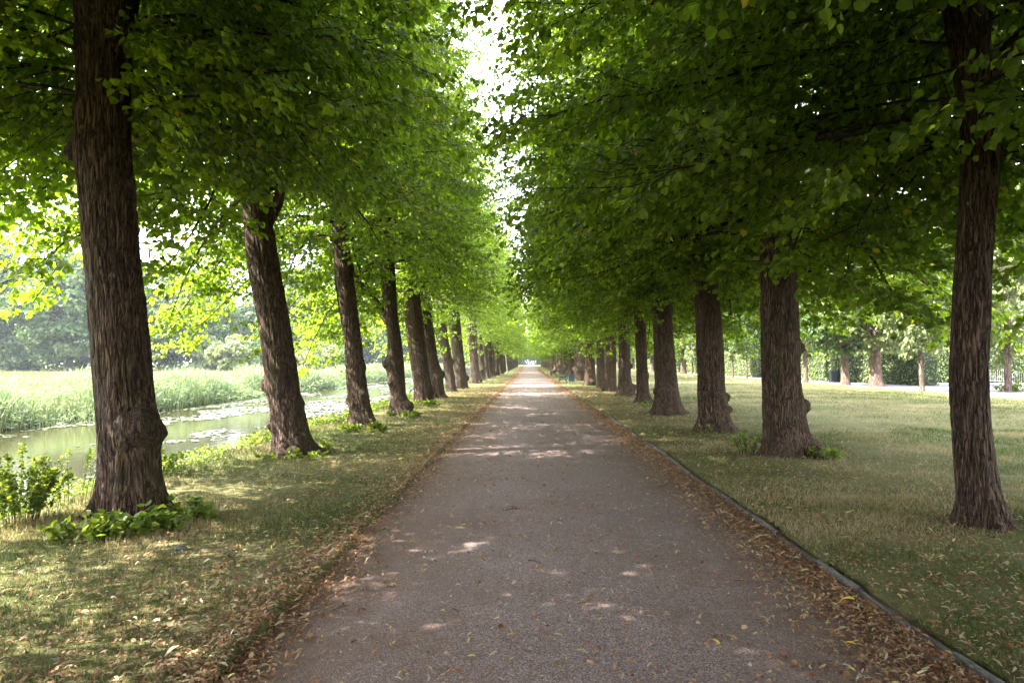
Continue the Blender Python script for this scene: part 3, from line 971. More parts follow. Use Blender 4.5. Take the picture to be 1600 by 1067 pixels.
# ------------------------------------------------------------------ park trees and shrubs: clumped crowns
def clump_crown(seed, rx, ry, z0, z1, nclump, per, leaf, mat, clump_r=None, flat=.75):
    """uneven crown made of many leaf clumps filling an egg-shaped volume; clumps have gaps between them"""
    g = np.random.default_rng(seed)
    zc, rz = (z0 + z1) / 2, (z1 - z0) / 2
    u = nrm(g.normal(size=(nclump, 3)))
    rad = g.uniform(.55, 1.0, nclump) ** .6
    k = 1 + .28 * (vn(u[:, 0] * 1.7 + seed, u[:, 1] * 1.7, u[:, 2] * 1.7) - .5) * 2
    C = u * (rad * k)[:, None] * np.array([rx, ry, rz]) + np.array([0, 0, zc])
    C[:, :2] *= (1.0 - .35 * np.clip((C[:, 2:3] - zc) / rz, 0, 1) ** 2)
    cr_ = (clump_r or rx * .26) * g.uniform(.6, 1.25, nclump)
    v = nrm(g.normal(size=(nclump, per, 3)))
    v[..., 2] = np.where(v[..., 2] < -.45, -v[..., 2], v[..., 2])
    P = (C[:, None] + v * cr_[:, None, None] * g.uniform(.55, 1.05, (nclump, per, 1)) * np.array([1, 1, flat])).reshape(-1, 3)
    n = len(P)
    vo = nrm(v.reshape(-1, 3))
    Nn = nrm(vo + np.array([0, 0, .25]) + g.normal(0, .45, (n, 3)))
    D = nrm(np.cross(Nn, g.normal(size=(n, 3))) + np.array([0, 0, -.4]))
    S = leaf * g.uniform(.6, 1.3, n)
    ct = np.repeat(g.uniform(-.22, .22, nclump), per)
    tint = np.clip(g.beta(2, 2, n) * .7 + .15 + ct, 0, 1)
    lm = leaves_mesh('crown_leaves', P, D, Nn, S, tint, mat, T_LD, 1.1)
    return lm, C


def park_trunk(seed, h, r, C, z0, mat):
    mb = MB()
    g = np.random.default_rng(seed)
    z = np.array([-.2, .15, .6, h * .3, h * .6, h])
    mb.tube(np.c_[.12 * np.sin(z * .5 + seed) * r * 2, .12 * np.cos(z * .6) * r * 2, z], r * np.array([1.7, 1.35, 1.05, .9, .6, .12]), 12)
    for c in C[g.choice(len(C), min(14, len(C)), replace=False)]:
        zs = min(max(z0 * .8, c[2] * .55), h * .85)
        q = np.linspace(0, 1, 5)[:, None]
        P = np.array([[0, 0, zs]]) * (1 - q) + c[None] * q + np.array([[0, 0, -.12 * abs(c[2] - zs)]]) * (q * (1 - q) * 4)
        mb.tube(P, r * np.linspace(.42, .05, 5), 5, cap=False)
    return mb.mesh('trunk', mat, True)


BG = []
for k, (rx, z1, mat) in enumerate([(8.5, 22, 'leaf_far'), (7.5, 19, 'leaf_far'), (9.5, 24, 'leaf_far'), (6.5, 16, 'leaf_pale'), (7, 13, 'leaf_far')]):
    lm, C = clump_crown(200 + k, rx, rx * .95, .4 if k != 2 else 1.6, z1, 190, 110, .60, M[mat], clump_r=rx * .23, flat=.8)
    BG.append((lm, park_trunk(k, z1 * .8, .5, C, 3, M['bark_dark'])))
SH = []
for k, (rx, z1, mat) in enumerate([(3.6, 5.5, 'leaf_pale'), (4.2, 4.6, 'leaf_far'), (3.0, 6.5, 'leaf_pale')]):
    lm, C = clump_crown(230 + k, rx, rx, -.4, z1, 90, 70, .42, M[mat], flat=.9)
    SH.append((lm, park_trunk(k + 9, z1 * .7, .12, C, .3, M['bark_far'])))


def put(lib, name, loc, sc_, label, cat, group, rz=None):
    root = empty(name, loc)
    rz = random.uniform(0, 6.28) if rz is None else rz
    obj('crown', lib[0], root, rot=(0, 0, rz), scale=sc_)
    obj('trunk', lib[1], root, rot=(0, 0, rz), scale=sc_)
    tag(root, label, cat, group)
    return root


# far edge of the meadow on the left
G1 = 'park trees along the far edge of the meadow'
spots = [  # px, Y, scale, kind, label
    (-60, 120, .95, 2, 'tall dark park tree cut by the left picture edge beyond the meadow'),
    (40, 122, .86, 0, 'tall rounded park tree beyond the meadow, left of the nearest trunk'),
    (96, 116, .80, 2, 'pale-topped broad park tree just left of the nearest trunk, beyond the meadow'),
    (150, 126, .92, 0, 'tall park tree directly behind the nearest trunk, beyond the meadow'),
    (215, 130, .78, 1, 'park tree beyond the meadow just right of the nearest trunk'),
    (262, 124, .70, 2, 'park tree with a thick dark stem showing, between the first two left trunks'),
    (330, 150, .72, 0, 'dull green park tree behind the grey shrubs, between the first two left trunks'),
    (395, 158, .85, 1, 'park tree seen just left of the second leaning trunk'),
    (450, 165, .95, 2, 'large hazy park tree right of the second leaning trunk'),
    (505, 175, .80, 0, 'hazy park tree between the second and third left trunks'),
    (560, 190, .95, 1, 'hazy park tree behind the third left trunk'),
    (600, 205, 1.0, 0, 'bluish hazy park tree between the third and fourth left trunks'),
    (640, 220, .9, 2, 'bluish park tree between the fourth and fifth left trunks'),
    (680, 245, .9, 1, 'small bluish park tree seen through the fifth and sixth left trunks'),
    (715, 270, .9, 0, 'dark bluish park tree at the narrow end of the canal view')]
for px, Y, s, k, lab in spots:
    X = at_ground(px, 565 + 1155 * 1.65 / Y)[0]
    put(BG[k], 'park_tree', (X, Y, 0), (s * 1.15, s, s), lab, 'tree', G1)
for j in range(7):
    Y = 150 + j * 17
    X = at_ground([20, 180, 300, 420, 520, 620, 700][j], 565 + 1155 * 1.65 / Y)[0]
    put(BG[j % 3], 'park_tree', (X, Y, 0), (1.1, 1, 1.05), 'second line park tree seen only as a crown between nearer crowns on the left', 'tree', G1)
G2 = 'shrubs at the far edge of the meadow'
for px, Y, s, k, lab in [(358, 118, 1.0, 0, 'pale grey-green shrub mound left of the second leaning trunk'),
                         (320, 124, .9, 2, 'upright pale shrub in front of the meadow trees, between the first two left trunks'),
                         (385, 126, 1.1, 1, 'dark low shrub against the second leaning trunk'),
                         (500, 140, 1.0, 0, 'rounded white-green shrub right of the second leaning trunk'),
                         (528, 150, .9, 1, 'low green shrub at the left flank of the third trunk'),
                         (20, 118, .9, 1, 'low dark shrub at the foot of the tall trees, far left')]:
    X = at_ground(px, 565 + 1155 * 1.65 / Y)[0]
    put(SH[k], 'shrub', (X, Y, 0), (s, s, s * .95), lab, 'shrub', G2)

# right side: row of park lindens along the side road, hedges, taller trees behind
RG = []
for k in range(3):
    lm, C = clump_crown(260 + k, 3.5, 3.5, 2.4, 11.0 + k, 210, 95, .21, M['leaf_pale'] if k != 1 else M['leaf_far'], clump_r=.7)
    RG.append((lm, C))
G3 = 'lindens along the side road beyond the lawn'


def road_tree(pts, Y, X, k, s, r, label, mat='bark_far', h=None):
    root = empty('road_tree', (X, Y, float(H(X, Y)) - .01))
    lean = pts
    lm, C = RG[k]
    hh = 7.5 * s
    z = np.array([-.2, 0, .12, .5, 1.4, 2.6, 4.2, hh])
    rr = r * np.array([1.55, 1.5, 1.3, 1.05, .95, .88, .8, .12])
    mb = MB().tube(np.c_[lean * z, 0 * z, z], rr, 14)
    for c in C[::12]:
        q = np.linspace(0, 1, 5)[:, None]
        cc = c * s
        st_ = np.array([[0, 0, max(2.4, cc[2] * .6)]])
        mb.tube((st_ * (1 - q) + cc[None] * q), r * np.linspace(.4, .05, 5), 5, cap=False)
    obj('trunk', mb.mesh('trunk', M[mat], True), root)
    obj('crown', lm, root, (lean * 4, 0, 0), (0, 0, random.uniform(0, 6)), ((.70 if r < .2 else .95) * s, (.70 if r < .2 else .95) * s, s))
    tag(root, label, 'tree', G3)


for (bx, by, k, s, r, lean, lab) in [
    (1575, 613, 2, .86, .16, 0.0, 'low-branched dark road tree beside the bollard, right of the nearest right trunk'),
    (1441, 612, 0, .95, .12, -.04, 'thin leaning young road tree just left of the nearest right trunk'),
    (1369, 604, 0, 1.05, .40, -.03, 'thickest road tree, pinkish brown trunk right of the litter bin'),
    (1321, 602, 1, 1.0, .27, -.02, 'road tree with a brown trunk immediately right of the litter bin'),
    (1259, 598, 0, .95, .17, -.01, 'road tree with a pale trunk just right of the second right linden'),
    (1167, 592, 1, .9, .10, -.02, 'thin road tree left of the second right linden, nearer of two thin stems'),
    (1145, 590, 0, .9, .09, 0, 'thin straight stemmed road tree, farther of two thin stems left of the second right linden'),
    (1081, 585, 2, .9, .10, 0, 'thin distant road tree left of the third right linden'),
    (1068, 584, 0, 1.05, .36, -.02, 'wide trunked distant road tree seen between the third and fourth right lindens'),
    (1019, 581, 1, 1.05, .38, 0, 'wide trunked distant road tree seen just left of the fourth right linden')]:
    X, Y = at_ground(bx, by)
    road_tree(lean, Y, X, k, s, r, lab)
for Y in (16, 24, 31.5):
    road_tree(0, Y, 23.5 + 3.4 * (Y > 20), 1, 1.0, .2, 'road tree outside the picture on the right')
for j, Y in enumerate(range(112, 260, 13)):
    road_tree(0, Y, 21.2, j % 3, 1.05, .3, 'tiny road tree in the far part of the side road row')

G4 = 'tall trees behind the clipped hedges'
for j, (X, Y, s, k) in enumerate([(31, 66, .62, 0), (38, 70, .75, 1), (46, 74, .8, 2), (56, 70, .8, 0), (30, 78, .7, 1), (29, 92, .7, 3), (30, 108, .75, 0), (31, 124, .75, 1), (30, 142, .8, 2),
                                  (30, 160, .8, 0), (30, 180, .8, 3), (29, 202, .8, 1), (29, 226, .8, 0), (29, 250, .8, 2), (66, 62, .8, 1), (60, 48, .7, 0)]):
    lab = ['dark tall tree behind the corner of the clipped hedge', 'tall tree behind the sunlit cross hedge, left part', 'tall tree behind the sunlit cross hedge, seen right of the nearest right trunk',
           'tall tree behind the sunlit cross hedge near the right picture edge', 'tall tree behind the long hedge above the litter bin'][j] if j < 5 else 'distant tall tree behind the long hedge, seen between right trunks'
    if j > 13: lab = 'tall tree closing the square at the far right behind the barriers'
    put(BG[k], 'tall_tree', (X, Y, 0), (s, s, s), lab, 'tree', G4)

# trees that close the far end of the avenue
G5 = 'sunlit trees closing the far end of the avenue'
for j, (X, Y, s, k) in enumerate([(-16, 330, 1, 0), (-4, 350, .8, 3), (6, 355, .7, 3), (17, 335, 1, 1), (30, 330, 1, 2), (-30, 330, 1.0, 2), (-46, 330, 1, 0)]):
    put(BG[k], 'tall_tree', (X, Y, 0), (s, s, s), 'tiny sunlit tree closing the view at the far end of the avenue', 'tree', G5)


# far wood edges that read as one mass
def wood(name, pts, h, dep, n, leaf, mat, label, seed):
    g = np.random.default_rng(seed)
    pts = np.array(pts, float)
    seg = np.linalg.norm(np.diff(pts, axis=0), axis=1); cum = np.r_[0, np.cumsum(seg)]
    u = g.uniform(0, cum[-1], n)
    x = np.interp(u, cum, pts[:, 0]); y = np.interp(u, cum, pts[:, 1])
    top = h * (.55 + .75 * fbm(u * .09, u * 0, seed, 3))
    z = top * g.random(n) ** .7
    o = g.uniform(-1, 1, n) * dep * np.sqrt(np.clip(1 - (z / top) ** 2, .05, 1)) * (.6 + .6 * vn(u * .25, z * .3, seed))
    P = np.c_[x + o * .5, y + o, z]
    Nn = nrm(np.c_[g.normal(0, .4, n), -.5 + 0 * u, .6 + 0 * u] + g.normal(0, .45, (n, 3)))
    D = nrm(np.cross(Nn, g.normal(size=(n, 3))))
    tint = np.clip(g.beta(2, 2, n) * .6 + .5 * (vn(u * .35, z * .4, seed + 3) - .3), 0, 1)
    o_ = obj(name, leaves_mesh(name, P, D, Nn, leaf * g.uniform(.6, 1.3, n), tint, M[mat], T_LD, 1.1))
    tag(o_, label, 'wood', None, 'stuff')


wood('far_wood', [(-210, 128), (-60, 150), (-20, 330)], 8, 5, 60000, .75, 'leaf_far', 'low undergrowth closing the far edge of the meadow under the park trees', 1)
wood('far_wood', [(-30, 372), (60, 372)], 13, 6, 16000, .9, 'leaf_far', 'low trees across the far end of the avenue', 2)
wood('far_wood', [(34, 64), (36, 150), (36, 330)], 9, 4, 50000, .5, 'leaf_far', 'undergrowth behind the long clipped hedge', 3)
wood('far_wood', [(30, 63.5), (75, 63.5)], 9, 3, 26000, .32, 'leaf_pale', 'bushy growth rising behind the sunlit cross hedge', 4)


# hedges
def hedge(name, pts, wd, h, label, seed, leaf=.13, dens=55):
    g = np.random.default_rng(seed)
    root = empty(name, (pts[0][0], pts[0][1], 0))
    p0 = np.array(pts[0])
    core = MB()
    P, Nn = [], []
    for a, b in zip(pts[:-1], pts[1:]):
        a = np.array(a, float); b = np.array(b, float)
        d = b - a; Ld = np.linalg.norm(d); d /= Ld; nv = np.array([-d[1], d[0]])
        c = (a + b) / 2 - p0
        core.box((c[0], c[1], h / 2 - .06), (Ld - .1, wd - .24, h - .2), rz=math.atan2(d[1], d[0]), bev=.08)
        for (face, area) in (('s1', Ld * h), ('s2', Ld * h), ('top', Ld * wd), ('e1', wd * h), ('e2', wd * h)):
            n = int(area * dens)
            u, v = g.random(n), g.random(n)
            if face in ('s1', 's2'):
                s_ = 1 if face == 's1' else -1
                q = a[None] + d * u[:, None] * Ld + nv * s_ * wd / 2
                z = v * h; nn = np.r_[nv * s_, 0]
            elif face == 'top':
                q = a[None] + d * u[:, None] * Ld + nv * (v[:, None] - .5) * wd
                z = np.full(n, h); nn = np.array([0, 0, 1.])
            else:
                s_ = 1 if face == 'e2' else 0
                q = a[None] + d * Ld * s_ + nv * (v[:, None] - .5) * wd
                z = u * h; nn = np.r_[d * (1 if s_ else -1), 0]
            pp = np.c_[q - p0, z] + nn * g.normal(0, .05, (n, 1)) - nn * .10 * vn(q[:, 0] * 2.2 + q[:, 1] * 2.2, z * 2.2, seed)[:, None]
            P.append(pp); Nn.append(np.tile(nn, (n, 1)))
    P = np.concatenate(P); Nn = np.concatenate(Nn); n = len(P)
    Nn = nrm(Nn + np.array([0, 0, .35]) + g.normal(0, .45, (n, 3)))
    D = nrm(np.cross(Nn, g.normal(size=(n, 3))) + np.array([0, 0, -.5]))
    obj('foliage', leaves_mesh('hedge_leaves', P, D, Nn, leaf * g.uniform(.6, 1.3, n), g.beta(2, 2, n), M['hedge_leaf'], T_LD, 1.1), root)
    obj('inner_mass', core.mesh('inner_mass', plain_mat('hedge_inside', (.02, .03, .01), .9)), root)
    tag(root, label, 'hedge')


hedge('clipped_hedge', [(27.4, 51.2), (25.4, 61.5)], 1.6, 2.42, 'clipped hedge with a square cut end beside the thin leaning tree, behind the litter bin', 1)
hedge('clipped_hedge', [(25.3, 62.2), (24.4, 78), (24.0, 105)], 1.5, 2.4, 'long clipped hedge continuing behind the thin road trees in mid distance', 2)
hedge('clipped_hedge', [(24.0, 106), (23.6, 250)], 1.5, 2.4, 'far end of the long hedge, seen small between the right trunks', 3, leaf=.3, dens=14)
hedge('clipped_hedge', [(30.2, 58.6), (60, 58.6)], 1.6, 2.75, 'sunlit cross hedge facing the lawn on both sides of the nearest right trunk', 4)


# ------------------------------------------------------------------ ground vegetation (stuff)
def vis_mask(P, m=90):
    """keep only what lies in or near the frame"""
    d = P - np.array([0, 0, EYE])
    dep = d @ fwd
    u = 800 + F_PX * (d @ rgt) / np.maximum(dep, .01)
    v = 533.5 - F_PX * (d @ upv) / np.maximum(dep, .01)
    return (dep > .3) & (u > -m - 200) & (u < 1600 + m + 200) & (v < 1067 + m + 200)


def blades(name, xy, z, h, wd, lean, tint, mat, seg=1):
    n = len(xy)
    az = rng.uniform(0, 2 * PI, n)
    side = np.c_[np.cos(az), np.sin(az), np.zeros(n)]
    ld = rng.uniform(0, 2 * PI, n)
    lv = np.c_[np.cos(ld), np.sin(ld), np.zeros(n)] * (lean * h)[:, None]
    base = np.c_[xy, z]
    up = np.array([0, 0, 1.])
    a = base - side * wd[:, None] / 2; b = base + side * wd[:, None] / 2
    if seg == 1:
        c = base + lv + up * h[:, None]
        V = np.stack([a, b, c], 1).reshape(-1, 3)
        Q = np.arange(n * 3).reshape(-1, 3)
        return mesh_np(name, V, Q, mat, tint=tint)
    mid = base + lv * .35 + up * (h * .6)[:, None]
    c = base + lv + up * h[:, None] * .95
    V = np.stack([a, b, mid + side * wd[:, None] * .4, mid - side * wd[:, None] * .4, c], 1).reshape(-1, 3)
    i = np.arange(n)[:, None] * 5
    Q4 = i + np.array([[0, 1, 2, 3]]); Q3 = i + np.array([[3, 2, 4]])
    return mesh_np(name, V, [Q4, Q3], mat, tint=np.r_[tint, tint])


# mown, half dry grass beside the path
pts = []
for (x0, x1, y0, y1, dens) in [(-6.2, -1.50, 2.6, 9, 2300), (2.42, 8.5, 2.6, 9, 2300), (-6.0, -1.5, 9, 18, 900), (2.42, 14, 9, 18, 650), (-5.6, -1.5, 18, 40, 260), (2.42, 21.4, 18, 40, 110),
                               (-5.6, -1.5, 40, 90, 50), (2.42, 21.4, 40, 90, 20)]:
    n = int((x1 - x0) * (y1 - y0) * dens)
    p = np.c_[rng.uniform(x0, x1, n), rng.uniform(y0, y1, n)]
    pts.append(p)
p = np.concatenate(pts)
edge = (p[:, 0] < xl_edge(p[:, 1]) + .05 - .06) | (p[:, 0] > xr_edge(p[:, 1]) + .04)
dn = fbm(p[:, 0] * 1.1, p[:, 1] * 1.1, 5, 3)
keep = edge & (rng.random(len(p)) < np.clip((dn - .22) * 3.2, .25, 1)) & ~((p[:, 0] > 21.3))
p = p[keep]; dn = dn[keep]
z = H(p[:, 0], p[:, 1]) - .004
k = vis_mask(np.c_[p, z]); p = p[k]; z = z[k]; dn = dn[k]
dist = np.hypot(p[:, 0], p[:, 1])
hh = rng.uniform(.018, .062, len(p)) * (1 + 1.2 * (dn - .45)) * np.interp(dist, [5, 40], [1, 1.2])
ww = np.interp(dist, [4, 10, 20, 45, 90], [.0042, .0075, .013, .028, .055]) * rng.uniform(.7, 1.3, len(p))
dry = fbm(p[:, 0] * .55 + 9, p[:, 1] * .55, 1, 3)
ti = np.clip((dry - .36) * 2.4 + rng.normal(0, .28, len(p)) + .16, 0, 1)
print('grass', len(p))
g = obj('grass', blades('grass', p, z, hh, ww, rng.uniform(.1, 1.1, len(p)), ti, M['grass'])); tag(g, kind='stuff')
g['label'] = 'short half dry mown grass on both sides of the path'; g['category'] = 'grass'

# taller herbs on the near bank
n = 42000
p = np.c_[-4.7 - 4.4 * rng.random(n) ** .9, 4 + 90 * rng.random(n) ** 1.9]
zz = H(p[:, 0], p[:, 1]); k = (zz > WATER_Z - .06) & (rng.random(n) < np.clip((fbm(p[:, 0] * .9, p[:, 1] * .9, 3, 3) - .2) * 2.4, .2, 1)) & (p[:, 0] < -5.0 + .5 * vn(p[:, 1] * .4, 1))
p = p[k]; zz = zz[k]
dist = np.hypot(p[:, 0], p[:, 1])
g = obj('bank_grass', blades('bank_grass', p, zz - .01, rng.uniform(.08, .24, len(p)) * np.interp(p[:, 0], [-8.5, -5.2], [1.25, .6]), np.interp(dist, [6, 20, 60], [.009, .018, .05]), rng.uniform(.1, .9, len(p)),
                         np.clip(rng.beta(2, 4, len(p)) * .75, 0, 1), M['grass'], seg=2)); tag(g, kind='stuff')
g['label'] = 'rough sunlit herbs and tall grass on the near bank of the canal'; g['category'] = 'bank grass'
n = 60000
p = np.c_[-4.9 - 4.2 * rng.random(n), 4.2 + 70 * rng.random(n) ** 1.8]
zz = H(p[:, 0], p[:, 1]); k = (zz > WATER_Z) & (fbm(p[:, 0] * .8 + 4, p[:, 1] * .8, 6, 3) > .44) & (p[:, 0] < -5.15 + .6 * vn(p[:, 1] * .5, 2))
p = p[k]; zz = zz[k]; n = len(p)
P = np.c_[p, zz + .22 * rng.random(n) ** .8 * np.clip(fbm(p[:, 0] * .8 + 4, p[:, 1] * .8, 6, 3) * 2, 0, 1.3) + .02]
Nn = nrm(np.array([0, 0, 1.]) + rng.normal(0, .45, (n, 3)))
D = nrm(np.cross(Nn, rng.normal(size=(n, 3))))
dist = np.hypot(p[:, 0], p[:, 1])
g = obj('bank_herbs', leaves_mesh('bank_herbs', P, D, Nn, np.interp(dist, [6, 20, 60], [.042, .075, .17]) * rng.uniform(.6, 1.3, n), rng.beta(2, 2, n), M['shrub_leaf'], T_LD, .9)); tag(g, kind='stuff')
g['label'] = 'leafy bright green herbs covering the canal bank'; g['category'] = 'herbs'

# reeds on the far bank
n = 120000
yy = 10 + 210 * rng.random(n) ** 1.7
xx = -19.2 - 7.5 * rng.random(n) ** 1.15
zz = H(xx, yy)
cl = fbm(xx * .35, yy * .35, 2, 3)
k = (zz > WATER_Z - .12) & (rng.random(n) < np.clip((cl - .18) * 3, .35, 1))
xx, yy, zz, cl = xx[k], yy[k], zz[k], cl[k]
hh = (1.0 + 1.6 * (cl - .45) * 2 + .35 * (vn(xx * 1.1, yy * 1.1, 4) - .5) + rng.normal(0, .14, len(xx))) * np.interp(xx, [-26.7, -24, -20.5, -19.4], [.55, .8, 1.0, .9])
hh = np.clip(hh, .35, 2.0) * rng.uniform(.55, 1.05, len(xx))
stem = (rng.random(len(xx)) < .06) & (xx > -21) & (fbm(yy * .3, xx * 0, 3) > .5)
ti = np.where(stem, rng.uniform(0, .15, len(xx)), .3 + np.clip(.68 * rng.beta(2, 2, len(xx)) + .5 * (vn(xx * .5, yy * .5, 9) - .5), 0, .7))
dist = np.hypot(xx, yy)
g = obj('reed_belt', blades('reed_belt', np.c_[xx, yy], zz - .02, hh, np.interp(dist, [20, 60, 150], [.035, .065, .16]), rng.uniform(.05, .55, len(xx)), ti, M['reed'], seg=2)); tag(g, kind='stuff')
g['label'] = 'dense pale green reed belt on the far bank of the canal'; g['category'] = 'reeds'
# reed leaves spreading sideways
n = 60000
yy = 12 + 190 * rng.random(n) ** 1.7
xx = -19.5 - 7.0 * rng.random(n)
cl = fbm(xx * .35, yy * .35, 2, 3)
zz = H(xx, yy) + np.clip(.9 + .9 * (cl - .45) * 2, .3, 1.8) * np.interp(xx, [-26.5, -20.5], [.6, 1.0]) * rng.uniform(.35, 1, n)
P = np.c_[xx, yy, zz]
D = nrm(np.c_[rng.normal(size=(n, 2)), rng.uniform(-.2, .9, n)])
Nn = nrm(np.array([0, 0, 1.]) + rng.normal(0, .5, (n, 3)))
dist = np.hypot(xx, yy)
g = obj('reed_leaves', leaves_mesh('reed_leaves', P, D, Nn, np.interp(dist, [20, 60, 150], [.24, .36, .7]) * rng.uniform(.6, 1.2, n), .28 + .7 * rng.beta(2, 2, n), M['reed'], T_LD, .22)); tag(g, kind='stuff')
g['label'] = 'arching leaves spreading from the reed belt'; g['category'] = 'reeds'

# meadow grass skyline
n = 30000
yy = 25 + 110 * rng.random(n) ** 1.3
xx = -26 - 70 * rng.random(n) ** 1.4
zz = H(xx, yy)
dist = np.hypot(xx, yy)
g = obj('meadow_grass', blades('meadow_grass', np.c_[xx, yy], zz, rng.uniform(.08, .25, n), np.interp(dist, [30, 130], [.06, .16]), rng.uniform(.1, .6, n), np.clip(rng.beta(2, 2.6, n) * .85, 0, 1), M['grass'])); tag(g, kind='stuff')
g['label'] = 'sunlit open meadow grass beyond the reeds'; g['category'] = 'grass'

# lily pads
n = 34000
yy = 12 + 130 * rng.random(n) ** 1.5
xx = -19.3 + 10.6 * rng.random(n)
m_ = fbm(xx * .5, yy * .22, 8, 3)
edge_b = np.exp(-((xx + 19.0) / .8) ** 2)
k = (rng.random(n) < np.clip((m_ - .49) * 6 + .55 * edge_b + np.interp(yy, [13, 16, 22, 30, 36, 50], [-.9, -.2, .45, .15, .1, .6]), 0, 1))
k &= (xx / yy > -.50 + .08 * (rng.random(n) - .5)) | (edge_b > .35) | (rng.random(n) < .03)
xx, yy = xx[k], yy[k]; n = len(xx)
zz = H(xx, yy); k = zz < WATER_Z - .02; xx, yy = xx[k], yy[k]; n = len(xx)
r_ = rng.uniform(.05, .13, n) * np.interp(yy, [15, 60, 140], [1, 1.7, 3])
a0 = rng.uniform(0, 6.28, n)
kk = 8
ang = a0[:, None] + np.linspace(.25, 2 * PI - .25, kk)[None]
V = np.stack([xx[:, None] + np.cos(ang) * r_[:, None], yy[:, None] + np.sin(ang) * r_[:, None], WATER_Z + .006 + .012 * rng.random((n, 1)) + 0.008 * np.sin(ang * 1.5)], -1)
ctr = np.c_[xx, yy, np.full(n, WATER_Z + .008)][:, None]
V = np.concatenate([V, ctr], 1).reshape(-1, 3)
Q = np.arange(n)[:, None] * (kk + 1) + np.arange(kk + 1)[None]
g = obj('lily_pads', mesh_np('lily_pads', V, Q, M['pad'])); tag(g, kind='stuff')
g['label'] = 'scattered floating lily pads on the canal'; g['category'] = 'lily pads'
print('pads', n)

# dry leaves and bracts on the ground
T_BR = (np.array([[0, -.05, 0], [.33, -.13, .16], [.68, -.02, .20], [1, .16, .06], [1, .22, .06], [.68, .20, .26], [.33, .11, .22], [0, .05, 0]]), np.array([[0, 1, 6, 7], [1, 2, 5, 6], [2, 3, 4, 5]]))


def scatter(parts):
    xs, ys = [], []
    for (n, f) in parts:
        a, b = f(n); xs.append(a); ys.append(b)
    return np.concatenate(xs), np.concatenate(ys)


def ydist(n, a, b, e=1.7): return a + (b - a) * rng.random(n) ** e


def f_left(n):
    y = ydist(n, 2.9, 60, 2.6); return xl_edge(y) + rng.normal(-.02, .17, n) * np.interp(y, [3, 30], [1, .8]), y
def f_left2(n):
    y = ydist(n, 2.9, 45, 2.2); return xl_edge(y) - np.abs(rng.normal(0, 1.3, n)), y
def f_right(n):
    y = ydist(n, 2.9, 60, 2.6); return xr_edge(y) - .06 - np.abs(rng.normal(0, .25, n)) * np.interp(y, [3, 8, 30], [1.3, 1, .8]), y
def f_right2(n):
    y = ydist(n, 2.9, 45, 2.0); return xr_edge(y) + .07 + np.abs(rng.normal(0, 2.0, n)), y
def f_path(n):
    y = ydist(n, 2.9, 60, 1.9); return rng.uniform(XL, XR, n), y
def f_clump(n):
    c = 260; cy_ = ydist(c, 3, 30, 1.6); cx_ = rng.uniform(XL, XR, c); i = rng.integers(0, c, n)
    return np.clip(cx_[i] + rng.normal(0, .12, n), XL, XR), cy_[i] + rng.normal(0, .10, n)


def f_far(n):
    y = rng.uniform(14, 150, n); s_ = rng.random(n) < .5
    return np.where(s_, xr_edge(y) - .05 - np.abs(rng.normal(0, .2, n)), xl_edge(y) + rng.normal(0, .12, n)), y


x, y = scatter([(16000, f_far), (26000, f_left), (32000, f_left2), (28000, f_right), (32000, f_right2), (10000, f_path), (3500, f_clump)])
n = len(x)
onp = (x > xl_edge(y)) & (x < xr_edge(y))
zz = np.where(onp, .018 * (1 - ((x - .37) / 2.1) ** 2) + .004, H(x, y) + .012) + rng.uniform(0, .014, n)
dl = np.minimum(np.abs(x - xl_edge(y)), np.abs(x - xr_edge(y)))
pile = np.exp(-(dl / .22) ** 2)
zz += np.where(onp, pile * rng.uniform(0, .03, n), 0)
P = np.c_[x, y, zz]
az = rng.uniform(0, 2 * PI, n)
D = np.c_[np.cos(az), np.sin(az), rng.normal(0, .22, n)]
Nn = nrm(np.array([0, 0, 1.]) + rng.normal(0, .38, (n, 3)))
ti = np.where(rng.random(n) < .35 + .45 * pile * onp, rng.uniform(0, .62, n), rng.uniform(.5, .97, n))
ti = np.where(rng.random(n) < .008, 1, ti)
S = rng.gamma(4.0, .0083, n).clip(.010, .09) * np.interp(y, [3, 10, 30, 60, 150], [1, 1.05, 1.4, 2.2, 4.5])
bract = rng.random(n) < .55
k = vis_mask(P)
kb_ = bract & k; kl = ~bract & k
a = leaves_mesh('fallen_leaves', P[kb_], D[kb_], Nn[kb_], S[kb_], ti[kb_], M['litter'], T_BR, .95)
g = obj('fallen_leaves', a); tag(g, kind='stuff'); g['label'] = 'dry curled bracts and leaves strewn along the path edges and grass'; g['category'] = 'fallen leaves'
a = leaves_mesh('fallen_leaves', P[kl], D[kl], Nn[kl], S[kl] * .55, ti[kl] * .85, M['litter'], T_HD, .9)
g = obj('fallen_leaf_crumbs', a); tag(g, kind='stuff'); g['label'] = 'small brown crumpled leaf pieces among the fallen bracts'; g['category'] = 'fallen leaves'

